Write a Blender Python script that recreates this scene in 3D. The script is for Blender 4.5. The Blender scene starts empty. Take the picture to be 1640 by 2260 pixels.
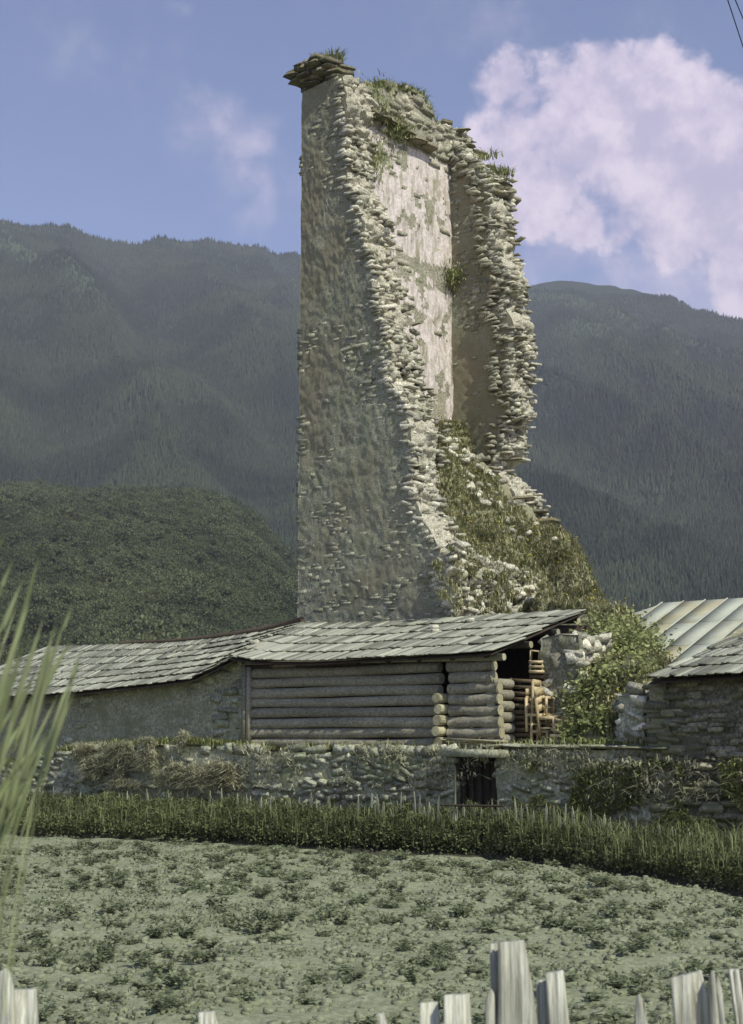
import bpy, bmesh, math, random
import numpy as np
from mathutils import Vector, Matrix, Euler
random.seed(7); rng = np.random.default_rng(11)
PI = math.pi; R = math.radians
S = bpy.context.scene
C = S.collection

# ------------------------------------------------------------------ camera
W_PX, H_PX, F = 1640.0, 2260.0, 3105.0
HOR = 1620.0
EYE = np.array([0.0, 0.0, 2.3])
PITCH = math.atan((HOR - H_PX/2)/F)
cam = bpy.data.cameras.new('camera'); co = bpy.data.objects.new('camera', cam); C.objects.link(co)
co.location = EYE; co.rotation_euler = (PI/2 + PITCH, 0, 0)
cam.sensor_fit = 'VERTICAL'; cam.sensor_height = 36; cam.sensor_width = 24
cam.lens = F/H_PX*36; cam.clip_start = 0.1; cam.clip_end = 20000
cam.dof.use_dof = True; cam.dof.focus_distance = 34; cam.dof.aperture_fstop = 5.6
S.camera = co

# ------------------------------------------------------------------ sun, sky, exposure
SUN_AZ = math.atan2(-0.80, 0.60)      # direction towards the sun, in the xy plane
SUN_EL = R(46)
sd = Vector((math.cos(SUN_EL)*math.cos(SUN_AZ), math.cos(SUN_EL)*math.sin(SUN_AZ), math.sin(SUN_EL)))
sl = bpy.data.lights.new('sun', 'SUN'); so = bpy.data.objects.new('sun', sl); C.objects.link(so)
so.rotation_euler = (-sd).to_track_quat('-Z', 'Y').to_euler()
sl.energy = 3.5; sl.angle = R(0.6); sl.color = (1.0, 0.98, 0.82)
S.view_settings.view_transform = 'Standard'; S.view_settings.look = 'None'
S.view_settings.gamma = 1.0; S.view_settings.use_curve_mapping = False
S.view_settings.exposure = 0.5

def ray(x, y):
    c = np.array([x - W_PX/2, H_PX/2 - y, F])
    cp, sp = math.cos(PITCH), math.sin(PITCH)
    d = np.array([c[0], c[2]*cp - c[1]*sp, c[1]*cp + c[2]*sp])
    return d/d[1]
def at(x, y, D): return EYE + ray(x, y)*D
def px(p):
    d = np.asarray(p, float) - EYE
    cp, sp = math.cos(PITCH), math.sin(PITCH)
    z = d[1]*cp + d[2]*sp; y = -d[1]*sp + d[2]*cp
    return W_PX/2 + F*d[0]/z, H_PX/2 - F*y/z
def on_ground(x, y, z=0.0):
    r = ray(x, y); return EYE + r*((z - EYE[2])/r[2])
def on_plane(x, y, P, n):
    r = ray(x, y); n = np.asarray(n, float)
    return EYE + r*(np.dot(np.asarray(P) - EYE, n)/np.dot(r, n))

world = bpy.data.worlds.new('World'); S.world = world; world.use_nodes = True
nt = world.node_tree; nt.nodes.clear()
def N(t, typ, **k):
    n = t.nodes.new(typ)
    for a, b in k.items(): setattr(n, a, b)
    return n
out = N(nt, 'ShaderNodeOutputWorld')
sky = N(nt, 'ShaderNodeTexSky', sky_type='NISHITA'); sky.sun_disc = False
sky.sun_elevation = SUN_EL; sky.sun_rotation = PI/2 - SUN_AZ
sky.altitude = 1400; sky.air_density = 1.0; sky.dust_density = 0.6; sky.ozone_density = 2.0
def vmath(t, op, a, b=None):
    n = N(t, 'ShaderNodeVectorMath', operation=op)
    for i, v in enumerate((a, b)):
        if v is None: continue
        if hasattr(v, 'is_output'): t.links.new(v, n.inputs[i])
        else: n.inputs[i].default_value = v
    return n
def fmath(t, op, a, b=None, c=None, clamp=False):
    n = N(t, 'ShaderNodeMath', operation=op, use_clamp=clamp)
    for i, v in enumerate((a, b, c)):
        if v is None: continue
        if hasattr(v, 'is_output'): t.links.new(v, n.inputs[i])
        else: n.inputs[i].default_value = v
    return n.outputs[0]
def mixc(t, f, a, b, blend='MIX'):
    n = N(t, 'ShaderNodeMix', data_type='RGBA', blend_type=blend)
    for s, v in ((n.inputs['Factor'], f), (n.inputs[6], a), (n.inputs[7], b)):
        if hasattr(v, 'is_output'): t.links.new(v, s)
        elif isinstance(v, (tuple, list)): s.default_value = tuple(v)[:3] + (1,)
        else: s.default_value = v
    return n.outputs[2]
def noise(t, vec, scale, detail=4, rough=.55, dist=0):
    n = N(t, 'ShaderNodeTexNoise'); n.inputs['Scale'].default_value = scale
    n.inputs['Detail'].default_value = detail; n.inputs['Roughness'].default_value = rough
    n.inputs['Distortion'].default_value = dist
    if vec is not None: t.links.new(vec, n.inputs['Vector'])
    return n
def mapr(t, v, a, b, c=0., d=1., smooth=True):
    n = N(t, 'ShaderNodeMapRange'); n.interpolation_type = 'SMOOTHSTEP' if smooth else 'LINEAR'
    t.links.new(v, n.inputs['Value'])
    for i, q in zip((1, 2, 3, 4), (a, b, c, d)): n.inputs[i].default_value = q
    return n.outputs[0]

tc = N(nt, 'ShaderNodeTexCoord'); dirv = tc.outputs['Generated']
wn = noise(nt, dirv, 9, 5, .6)
warp = vmath(nt, 'SCALE', vmath(nt, 'SUBTRACT', wn.outputs['Color'], (.5, .5, .5)).outputs[0]); warp.inputs[3].default_value = 0.07
dw = vmath(nt, 'ADD', dirv, warp.outputs[0]).outputs[0]
def blobs(lst):
    acc = None
    for x, y, r, s in lst:
        d = Vector(ray(x, y)).normalized()
        ds = vmath(nt, 'DISTANCE', dw, tuple(d)).outputs['Value']
        v = mapr(nt, ds, r/F, 0.0, 0.0, s, smooth=False)
        acc = v if acc is None else fmath(nt, 'SMOOTH_MAX', acc, v, 0.12)
    return acc
big = blobs([(1105, 210, 105, 1.1), (1150, 250, 90, 1), (1235, 205, 100, 1.2), (1335, 190, 130, 1.4), (1440, 205, 130, 1.4), (1530, 235, 130, 1.4),
             (1600, 320, 170, 1.5), (1700, 350, 200, 1.6), (1420, 330, 210, 1.4), (1260, 330, 150, 1.2), (1130, 330, 140, 1.1), (1060, 350, 90, .9),
             (1190, 430, 140, 1.1), (1290, 490, 120, .9), (1380, 520, 100, .8), (1540, 450, 230, 1.4), (1700, 560, 240, 1.4), (1420, 430, 150, 1.0)])
faint = blobs([(435, 250, 45, .8), (490, 300, 90, .8), (560, 330, 90, .8), (560, 420, 130, .7), (420, 330, 110, .4), (640, 430, 110, .5),
               (400, 15, 70, .45), (1060, 80, 240, .35), (1430, 120, 200, .3), (1550, 600, 260, 1.3), (1250, 540, 200, .9), (1400, 600, 220, .9), (1640, 680, 200, 1.2), (200, 60, 260, .3), (330, 200, 200, .3)])
fine = noise(nt, dirv, 26, 7, .62)
fn = fmath(nt, 'SUBTRACT', fine.outputs[0], .5)
m1 = mapr(nt, fmath(nt, 'MULTIPLY_ADD', fmath(nt, 'MULTIPLY', fn, fmath(nt, 'MULTIPLY', big, 4.0, clamp=True)), 1.5, big), .14, .66)
m2 = mapr(nt, fmath(nt, 'MULTIPLY_ADD', fmath(nt, 'MULTIPLY', fn, fmath(nt, 'MULTIPLY', faint, 4.0, clamp=True)), 1.2, faint), .02, 1.1, 0, .5)
# the rest of the sky goes on with the same loose clouds
bign = noise(nt, dirv, 2.6, 8, .55, .3)
m3 = mapr(nt, bign.outputs[0], .60, .85, 0, .5)
sepd = N(nt, 'ShaderNodeSeparateXYZ'); nt.links.new(dirv, sepd.inputs[0])
side = mapr(nt, sepd.outputs[1], .5, .8, 1, 0)
m3 = fmath(nt, 'MULTIPLY', m3, side)
mask = fmath(nt, 'MAXIMUM', fmath(nt, 'MAXIMUM', fmath(nt, 'MULTIPLY', m1, .9), m2), m3)
skyc = mixc(nt, 1.0, sky.outputs[0], (1.13, .97, 1.03), 'MULTIPLY')
b1 = N(nt, 'ShaderNodeBackground'); b1.inputs[1].default_value = 0.11; nt.links.new(skyc, b1.inputs[0])
b2 = N(nt, 'ShaderNodeBackground'); b2.inputs[1].default_value = 1.0
shade = mapr(nt, fine.outputs[0], .35, .65)
nt.links.new(mixc(nt, shade, (.44, .40, .54), (.70, .61, .70)), b2.inputs[0])
ms = N(nt, 'ShaderNodeMixShader'); nt.links.new(mask, ms.inputs[0])
nt.links.new(b1.outputs[0], ms.inputs[1]); nt.links.new(b2.outputs[0], ms.inputs[2]); nt.links.new(ms.outputs[0], out.inputs[0])

# ------------------------------------------------------------------ helpers
def vnoise(p, seed=0):
    """value noise, p (...,3) -> 0..1"""
    p = np.asarray(p, float); i = np.floor(p).astype(np.int64); f = p - i; f = f*f*(3 - 2*f)
    def h(dx, dy, dz):
        n = (i[..., 0]+dx)*374761393 + (i[..., 1]+dy)*668265263 + (i[..., 2]+dz)*2147483647 + seed*974634777
        n = (n ^ (n >> 13)) * 1274126177; n = n ^ (n >> 16)
        return (n & 0xffff)/65535.0
    r = 0
    for dx in (0, 1):
        for dy in (0, 1):
            for dz in (0, 1):
                r = r + h(dx, dy, dz)*(f[..., 0] if dx else 1-f[..., 0])*(f[..., 1] if dy else 1-f[..., 1])*(f[..., 2] if dz else 1-f[..., 2])
    return r
def fbm(p, oct=4, seed=0, gain=.5):
    a, s, t = 1., 0., 0.
    p = np.asarray(p, float)
    for o in range(oct):
        s = s + a*vnoise(p*(2.03**o) + 17.3*o, seed+o); t += a; a *= gain
    return s/t
def tag(o, label=None, cat=None, group=None, kind=None):
    if label: o['label'] = label
    if cat: o['category'] = cat
    if group: o['group'] = group
    if kind: o['kind'] = kind
    return o
def mesh_np(name, V, Fc, mat=None, smooth=False, tint=None, mats=None, midx=None):
    me = bpy.data.meshes.new(name)
    V = np.asarray(V, np.float32).reshape(-1, 3)
    if isinstance(Fc, np.ndarray):
        n, k = Fc.shape
        me.vertices.add(len(V)); me.vertices.foreach_set('co', V.ravel())
        me.loops.add(n*k); me.loops.foreach_set('vertex_index', Fc.astype(np.int32).ravel())
        me.polygons.add(n); me.polygons.foreach_set('loop_start', np.arange(0, n*k, k, dtype=np.int32))
    else:
        me.from_pydata([tuple(map(float, v)) for v in V], [], [tuple(int(i) for i in f) for f in Fc])
    me.update(calc_edges=True)
    if smooth: me.polygons.foreach_set('use_smooth', np.ones(len(me.polygons), bool))
    if mats:
        for m in mats: me.materials.append(m)
        me.polygons.foreach_set('material_index', np.asarray(midx, np.int32))
    elif mat: me.materials.append(mat)
    if tint is not None:
        a = me.attributes.new('tint', 'FLOAT', 'POINT'); a.data.foreach_set('value', np.asarray(tint, np.float32))
    me.validate(); return me
def link(name, me, parent=None, world_coords=True):
    o = bpy.data.objects.new(name, me); C.objects.link(o)
    if parent:
        o.parent = parent
        if world_coords: o.location = -parent.location
    return o
def thing(name, label, cat, loc, group=None):
    o = bpy.data.objects.new(name, None); C.objects.link(o)
    o.location = tuple(map(float, loc)); o.empty_display_size = .3
    return tag(o, label, cat, group)
class MB:
    def __init__(s): s.V = []; s.F = []; s.T = []; s.n = 0
    def add(s, V, Fc, tint=None):
        V = np.asarray(V, float); s.V.append(V)
        Fc = [tuple(i + s.n for i in f) for f in Fc]; s.F += Fc
        s.T.append(np.full(len(V), random.random() if tint is None else tint)); s.n += len(V)
    def box(s, c, size, rot=None, tint=None, taper=1.0):
        x, y, z = [q/2 for q in size]
        V = np.array([(-x, -y, -z), (x, -y, -z), (x, y, -z), (-x, y, -z), (-x*taper, -y*taper, z), (x*taper, -y*taper, z), (x*taper, y*taper, z), (-x*taper, y*taper, z)])
        if rot is not None: V = V @ np.asarray(rot).T
        s.add(V + np.asarray(c), [(0, 3, 2, 1), (4, 5, 6, 7), (0, 1, 5, 4), (1, 2, 6, 5), (2, 3, 7, 6), (3, 0, 4, 7)], tint)
    def tube(s, pts, rad, seg=8, cap=True, jit=0):
        pts = [np.asarray(p, float) for p in pts]; n = len(pts)
        if not hasattr(rad, '__len__'): rad = [rad]*n
        V = []; up = np.array([0, 0, 1.])
        for i, p in enumerate(pts):
            d = pts[min(i+1, n-1)] - pts[max(i-1, 0)]; d = d/np.linalg.norm(d)
            a = np.cross(d, up) if abs(d[2]) < .95 else np.cross(d, np.array([1., 0, 0])); a /= np.linalg.norm(a); b = np.cross(d, a)
            for k in range(seg):
                t = 2*PI*k/seg; r = rad[i]*(1 + jit*(random.random()-.5))
                V.append(p + r*(math.cos(t)*a + math.sin(t)*b))
        Fc = []
        for i in range(n-1):
            for k in range(seg):
                q = (k+1) % seg; Fc.append((i*seg+k, i*seg+q, (i+1)*seg+q, (i+1)*seg+k))
        if cap: Fc.append(tuple(range(seg))); Fc.append(tuple((n-1)*seg + k for k in reversed(range(seg))))
        s.add(V, Fc)
    def mesh(s, name, mat, smooth=False):
        V = np.concatenate(s.V); ks = {len(f) for f in s.F}
        Fc = np.array(s.F) if len(ks) == 1 else s.F
        return mesh_np(name, V, Fc, mat, smooth, np.concatenate(s.T))
    def build(s, name, mat, parent=None, smooth=False): return link(name, s.mesh(name, mat, smooth), parent)
def eul(x, y, z): return np.array(Euler((x, y, z)).to_matrix())
def basis(a, b, c): return np.stack([a, b, c], 1)

def th(deg): t = R(deg); return np.array([math.cos(t), -math.sin(t), 0.]), np.array([math.sin(t), math.cos(t), 0.])
U, V_ = th(38)            # the village: U runs along the wall towards the right and the camera, V_ into depth
Z = np.array([0, 0, 1.])
def vp(x, y, D0): return on_plane(x, y, (0, D0, 0), V_)       # pixel on the vertical village plane D0 metres out

# ------------------------------------------------------------------ materials
def new_mat(name):
    m = bpy.data.materials.new(name); m.use_nodes = True; t = m.node_tree
    b = t.nodes['Principled BSDF']; b.inputs['Specular IOR Level'].default_value = .15; b.inputs['Roughness'].default_value = .9
    return m, t, b
def position(t): return N(t, 'ShaderNodeNewGeometry').outputs['Position']
def tintval(t):
    a = N(t, 'ShaderNodeAttribute'); a.attribute_name = 'tint'
    o = N(t, 'ShaderNodeObjectInfo')
    return fmath(t, 'FRACT', fmath(t, 'ADD', a.outputs['Fac'], o.outputs['Random']))
def bump(t, b, h, strength=.5, dist=.03):
    n = N(t, 'ShaderNodeBump'); n.inputs['Strength'].default_value = strength; n.inputs['Distance'].default_value = dist
    t.links.new(h, n.inputs['Height']); t.links.new(n.outputs[0], b.inputs['Normal'])
def stone_mat(name, c1, c2, moss, moss_amt=.5, scale=3., bs=.8, tv=.5, warm=None):
    m, t, b = new_mat(name); p = position(t)
    n1 = noise(t, p, scale, 6, .65); n2 = noise(t, p, scale*6, 5, .7); n3 = noise(t, p, scale*.35, 5, .6)
    col = mixc(t, mapr(t, n2.outputs[0], .35, .68), c1, c2)
    col = mixc(t, mapr(t, fmath(t, 'MULTIPLY_ADD', n1.outputs[0], .6, fmath(t, 'MULTIPLY', n3.outputs[0], .5)), .62-.25*moss_amt, .85-.25*moss_amt), col, moss)
    if warm:
        nb = noise(t, p, .33, 6, .6, .4); col = mixc(t, mapr(t, nb.outputs[0], .42, .62, 0, .75), col, warm)
    tv_ = mapr(t, tintval(t), 0, 1, 1-tv*.7, 1+tv*.4, smooth=False)
    hs = N(t, 'ShaderNodeHueSaturation'); t.links.new(col, hs.inputs['Color']); t.links.new(tv_, hs.inputs['Value'])
    t.links.new(hs.outputs[0], b.inputs['Base Color'])
    hh = fmath(t, 'MULTIPLY_ADD', n1.outputs[0], .15, fmath(t, 'MULTIPLY', n2.outputs[0], .5))
    bump(t, b, hh, bs*.8, .03 if tv == 0 else .012)
    return m
M = {}
M['tower_skin'] = stone_mat('tower_skin', (.15, .145, .10), (.45, .45, .34), (.21, .23, .14), .5, 4.5, 1., .0, (.235, .205, .135))
M['face_stone'] = stone_mat('face_stone', (.17, .16, .115), (.47, .465, .355), (.19, .205, .12), .45, 4., .8, .35)
M['tower_stone'] = stone_mat('tower_stone', (.20, .18, .13), (.54, .52, .41), (.18, .195, .105), .45, 3.5, .8, .55)
M['pale_stone'] = stone_mat('pale_stone', (.30, .28, .205), (.82, .78, .65), (.22, .23, .135), .42, 5, .8, .8)
M['broken_core'] = stone_mat('broken_core', (.22, .20, .145), (.68, .65, .53), (.22, .23, .13), .25, 5, 1., 0)
M['dark_stone'] = stone_mat('dark_stone', (.12, .105, .075), (.33, .30, .21), (.15, .15, .085), .5, 3, .8, .5)
M['wall_stone'] = stone_mat('wall_stone', (.18, .18, .125), (.52, .52, .40), (.20, .225, .125), .5, 3, .8, .6)
M['house_stone'] = stone_mat('house_stone', (.12, .11, .075), (.38, .36, .26), (.15, .15, .085), .6, 3, .8, .7)
M['wall_mortar'] = stone_mat('wall_mortar', (.19, .185, .125), (.46, .46, .33), (.19, .215, .11), .5, 2.5, .9, 0)
M['render'] = stone_mat('render', (.19, .185, .125), (.42, .42, .30), (.19, .205, .12), .55, 2.6, .8, 0)
def plaster_mat():
    m, t, b = new_mat('old_plaster'); p = position(t)
    mp = N(t, 'ShaderNodeMapping'); mp.inputs['Scale'].default_value = (1, 1, .28); t.links.new(p, mp.inputs[0])
    n1 = noise(t, mp.outputs[0], 2.3, 6, .65); n2 = noise(t, p, 13, 5, .7); n3 = noise(t, mp.outputs[0], 6, 6, .7)
    col = mixc(t, mapr(t, n2.outputs[0], .3, .7), (.52, .46, .42), (.80, .71, .69))
    col = mixc(t, mapr(t, n3.outputs[0], .46, .62), col, (.42, .38, .31))
    col = mixc(t, mapr(t, n1.outputs[0], .56, .70), col, (.29, .27, .18))
    t.links.new(col, b.inputs['Base Color'])
    bump(t, b, fmath(t, 'MULTIPLY_ADD', n3.outputs[0], .9, fmath(t, 'MULTIPLY', n2.outputs[0], .5)), .9, .06)
    return m
M['plaster'] = plaster_mat()
def wood_mat(name, c1, c2, sx=(1, 1, 1), grain=14, tv=.5, bs=.5):
    m, t, b = new_mat(name)
    tco = N(t, 'ShaderNodeTexCoord'); mp = N(t, 'ShaderNodeMapping'); mp.inputs['Scale'].default_value = sx
    t.links.new(tco.outputs['Object'], mp.inputs[0])
    oi = N(t, 'ShaderNodeObjectInfo')
    off = vmath(t, 'ADD', mp.outputs[0], None); cmb = N(t, 'ShaderNodeCombineXYZ'); t.links.new(fmath(t, 'MULTIPLY', oi.outputs['Random'], 40), cmb.inputs[0])
    t.links.new(cmb.outputs[0], off.inputs[1])
    n1 = noise(t, off.outputs[0], grain, 5, .7, .3); n2 = noise(t, position(t), 1.3, 4)
    col = mixc(t, mapr(t, n1.outputs[0], .32, .68), c1, c2)
    col = mixc(t, mapr(t, n2.outputs[0], .45, .75, 0, .45), col, tuple(q*.62 for q in c1))
    tv_ = mapr(t, tintval(t), 0, 1, 1-tv*.7, 1+tv*.45, smooth=False)
    hs = N(t, 'ShaderNodeHueSaturation'); t.links.new(col, hs.inputs['Color']); t.links.new(tv_, hs.inputs['Value'])
    t.links.new(hs.outputs[0], b.inputs['Base Color']); bump(t, b, n1.outputs[0], bs, .012)
    b.inputs['Roughness'].default_value = .8
    return m
M['shingle'] = wood_mat('weathered_shingle', (.22, .225, .17), (.48, .48, .385), (8, 1, 8), 5, .8)
M['log'] = wood_mat('grey_log', (.17, .155, .11), (.37, .345, .26), (.6, 9, 9), 3, .3)
M['fresh_wood'] = wood_mat('sawn_wood', (.30, .28, .17), (.50, .46, .30), (3, 3, 3), 6, .35)
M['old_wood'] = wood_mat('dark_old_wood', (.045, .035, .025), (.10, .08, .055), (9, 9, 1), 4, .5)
M['crate_wood'] = wood_mat('crate_wood', (.42, .33, .18), (.68, .56, .34), (2, 2, 6), 6, .4)
M['brown_crate'] = wood_mat('brown_crate_wood', (.10, .075, .045), (.20, .155, .095), (2, 2, 6), 6, .4)
M['picket'] = wood_mat('pale_picket', (.26, .25, .19), (.66, .66, .56), (22, 22, .8), 3, .35, .9)
M['far_picket'] = wood_mat('far_picket', (.20, .20, .14), (.42, .42, .32), (18, 18, 1), 3, .6)
def plant_mat(name, c1, c2, rough=.7, trans=.25, sc=2.5):
    m, t, b = new_mat(name); p = position(t)
    n = noise(t, p, sc, 4, .6)
    col = mixc(t, mapr(t, n.outputs[0], .35, .65), c1, c2)
    tv_ = mapr(t, tintval(t), 0, 1, .6, 1.35, smooth=False)
    hs = N(t, 'ShaderNodeHueSaturation'); t.links.new(col, hs.inputs['Color']); t.links.new(tv_, hs.inputs['Value'])
    t.links.new(hs.outputs[0], b.inputs['Base Color']); b.inputs['Roughness'].default_value = rough
    tr = N(t, 'ShaderNodeBsdfTranslucent'); t.links.new(hs.outputs[0], tr.inputs[0])
    mx = N(t, 'ShaderNodeMixShader'); mx.inputs[0].default_value = trans
    t.links.new(b.outputs[0], mx.inputs[1]); t.links.new(tr.outputs[0], mx.inputs[2])
    t.links.new(mx.outputs[0], t.nodes['Material Output'].inputs[0])
    return m
M['weeds'] = plant_mat('weed_leaves', (.09, .105, .045), (.19, .21, .095))
M['potato'] = plant_mat('potato_leaves', (.18, .205, .12), (.25, .28, .165), trans=.45)
M['grass'] = plant_mat('ruin_grass', (.20, .225, .09), (.36, .38, .17))
M['mound_grass'] = plant_mat('mound_grass', (.25, .26, .125), (.47, .45, .25))
M['dry_grass'] = plant_mat('dry_grass', (.52, .52, .36), (.72, .70, .52), trans=.5)
M['mound_straw'] = plant_mat('mound_straw', (.26, .25, .14), (.40, .38, .23))
M['stalk'] = plant_mat('grass_stalk', (.30, .35, .17), (.46, .50, .28), trans=.35)
M['forest'] = plant_mat('forest_needles', (.018, .029, .018), (.052, .068, .036), trans=.05, sc=.006)
M['bushes'] = plant_mat('hill_bush', (.08, .10, .05), (.15, .175, .085), trans=.35, sc=.02)
M['flower'] = plant_mat('yellow_flower', (.5, .42, .05), (.6, .5, .08))
def ground_mat(name, c1, c2, c3, s=1., bs=.6):
    m, t, b = new_mat(name); p = position(t)
    n1 = noise(t, p, 1.1*s, 6, .65); n2 = noise(t, p, 14*s, 6, .75)
    col = mixc(t, mapr(t, n2.outputs[0], .3, .7), c1, c2)
    col = mixc(t, mapr(t, n1.outputs[0], .45, .7, 0, .7), col, c3)
    t.links.new(col, b.inputs['Base Color']); bump(t, b, n2.outputs[0], bs, .06/s)
    return m
M['soil'] = ground_mat('field_soil', (.17, .18, .11), (.34, .36, .24), (.22, .245, .145))
M['ground'] = ground_mat('valley_ground', (.06, .07, .03), (.10, .11, .05), (.08, .08, .05), .2)
M['bank_shade'] = ground_mat('bank_shade_soil', (.045, .042, .03), (.10, .092, .062), (.06, .065, .035))  # soil colour darkened to hold the shade below the weeds
M['mound'] = ground_mat('mound_earth', (.19, .185, .115), (.32, .30, .20), (.17, .18, .09))
def mountain_mat():
    m, t, b = new_mat('mountain_slope'); p = position(t)
    n1 = noise(t, p, .004, 8, .6); n2 = noise(t, p, .05, 6, .7)
    col = mixc(t, mapr(t, n2.outputs[0], .3, .7), (.018, .028, .018), (.032, .043, .026))
    col = mixc(t, mapr(t, n1.outputs[0], .50, .68, 0, 1), col, (.036, .05, .03))
    a = N(t, 'ShaderNodeAttribute'); a.attribute_name = 'tint'
    col = mixc(t, mapr(t, a.outputs['Fac'], .2, .9), col, (.06, .08, .046))
    t.links.new(col, b.inputs['Base Color']); bump(t, b, n2.outputs[0], 1, 6)
    return m
M['mountain'] = mountain_mat()
def metal_mat():
    m, t, b = new_mat('zinc_sheet'); p = position(t)
    n1 = noise(t, p, .9, 5, .6); n2 = noise(t, p, 6, 5, .7)
    ti = tintval(t)
    col = mixc(t, mapr(t, n2.outputs[0], .3, .7), (.39, .41, .34), (.45, .47, .385))
    r = mapr(t, fmath(t, 'MULTIPLY_ADD', n1.outputs[0], .8, fmath(t, 'MULTIPLY', ti, .42)), .62, .84, 0, .8)
    col = mixc(t, r, col, (.37, .33, .21))
    b.inputs['Metallic'].default_value = 0; t.links.new(col, b.inputs['Base Color']); b.inputs['Roughness'].default_value = 1.0; b.inputs['Specular IOR Level'].default_value = .1
    bump(t, b, n2.outputs[0], .08, .01)
    return m
M['zinc'] = metal_mat()
m, t, b = new_mat('wire'); b.inputs['Base Color'].default_value = (.05, .05, .06, 1); M['wire'] = m

# ------------------------------------------------------------------ haze
HZ = bpy.data.materials.new('haze_air'); HZ.use_nodes = True; t = HZ.node_tree; t.nodes.clear()
o_ = N(t, 'ShaderNodeOutputMaterial'); pv = N(t, 'ShaderNodeVolumePrincipled')
pv.inputs['Color'].default_value = (.84, .85, 1.0, 1); pv.inputs['Density'].default_value = 1.6e-4; pv.inputs['Anisotropy'].default_value = .1
t.links.new(pv.outputs[0], o_.inputs['Volume'])

# ------------------------------------------------------------------ ground, mountains
gx = [-6000, -900, -200, 200, 900, 6000]; gy = [-60, 60, 300, 1200, 4300]
GV = [(x, y, -.25) for y in gy for x in gx]
GF = [(j*6+i, j*6+i+1, (j+1)*6+i+1, (j+1)*6+i) for j in range(4) for i in range(5)]
tag(link('ground', mesh_np('ground', GV, np.array(GF), M['ground'])), kind='structure')

def interp(xs, ys): return lambda q: np.interp(q, xs, ys)
rl = [(-1400, 470), (-700, 420), (-300, 450), (0, 488), (60, 500), (150, 497), (200, 520), (300, 537), (350, 522), (405, 537), (455, 527), (520, 541), (570, 543), (612, 561), (655, 558),
      (760, 575), (900, 640), (1050, 650), (1185, 625), (1260, 618), (1340, 631), (1400, 641), (1480, 655), (1530, 686), (1640, 702), (1900, 760), (2400, 700), (3200, 640)]
ridge_k = [ray(x, y)[0] for x, y in rl]; ridge_e = [ray(x, y)[2] for x, y in rl]
def mountain_z(k, D, r=None):
    Dr = 2300 + 260*np.sin(k*7+1.)
    e = np.interp(k, ridge_k, ridge_e)
    top = 2.3 + e*Dr
    s = np.clip((D-560)/(Dr-560), 0, 1.0)
    back = np.clip((D-Dr)/900, 0, 1)
    X = k*D
    shape = .10*s + .90*s**1.35
    z = top*shape
    # spurs and gullies that run down and to the right
    w = np.sin(np.clip(s, 0, 1)*PI)
    q = np.stack([X/260. + D/900., D/1300., np.zeros_like(X)], -1)
    sp = 1 - np.abs(2*fbm(q, 3, 5) - 1)*1.0
    z = z + w*(sp-.75)*330*(.35+.65*s)
    q2 = np.stack([X/90., D/160., np.zeros_like(X)], -1)
    z = z + w*(fbm(q2, 4, 9)-.5)*70 + (1-back)*(fbm(np.stack([X/30., D/30., X*0], -1), 3, 3)-.5)*10*np.clip(s*3, 0, 1)
    z = z*(1 - .5*back**1.5) - 1*(s <= 0)
    return z, sp, s
nk, nd = 420, 150
ks = np.tan(np.linspace(R(-47), R(47), nk)); Ds = 560 + (3400-560)*np.linspace(0, 1, nd)**1.0
K, DD = np.meshgrid(ks, Ds)
ZZ, SP, SS = mountain_z(K, DD)
MV = np.stack([K*DD, DD, ZZ], -1).reshape(-1, 3)
idx = np.arange(nk*nd).reshape(nd, nk)
MF = np.stack([idx[:-1, :-1], idx[:-1, 1:], idx[1:, 1:], idx[1:, :-1]], -1).reshape(-1, 4)
bare = np.clip((SP-.80)*5, 0, 1)*np.clip(SS*2.4-.9, 0, 1) + np.clip((SS-.93)*5, 0, .5)
tag(link('mountains', mesh_np('mountains', MV, MF, M['mountain'], True, tint=bare.ravel())), kind='structure')

def conifer_mesh():
    mb = MB()
    for z0, z1, r in ((.12, .55, .2), (.38, .8, .15), (.62, 1.0, .09)):
        n = 6; V = [(r*math.cos(2*PI*k/n), r*math.sin(2*PI*k/n), z0 + .04*(k % 2)) for k in range(n)] + [(0, 0, z1)]
        mb.add(V, [(k, (k+1) % n, n) for k in range(n)], 0)
    return mb.mesh('conifer', M['forest'])
def blob_mesh(name, mat, n=90, sq=.8, leaf=.2, seed=1):
    """a crown of leaf clumps on a ball"""
    r = np.random.default_rng(seed); Vs = []; T = []
    for i in range(n):
        d = r.normal(size=3); d /= np.linalg.norm(d); d[2] = abs(d[2])*1.0 if r.random() < .8 else d[2]
        lump = .8 + .25*math.sin(d[0]*5+seed)*math.cos(d[1]*6)
        c = d*(.35+.65*r.random()**.4)*lump*.5*np.array([1, 1, sq]) + np.array([0, 0, .45*sq])
        a = r.normal(size=3); a /= np.linalg.norm(a); bb = np.cross(a, r.normal(size=3)); bb /= np.linalg.norm(bb)
        l = leaf*(.6+.8*r.random())
        Vs += [c - a*l*.5, c + bb*l*.35, c + a*l*.5, c - bb*l*.35]; T += [r.random()]*4
    Fc = np.arange(len(Vs)).reshape(-1, 4)
    return mesh_np(name, np.array(Vs), Fc, mat, tint=T)
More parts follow.
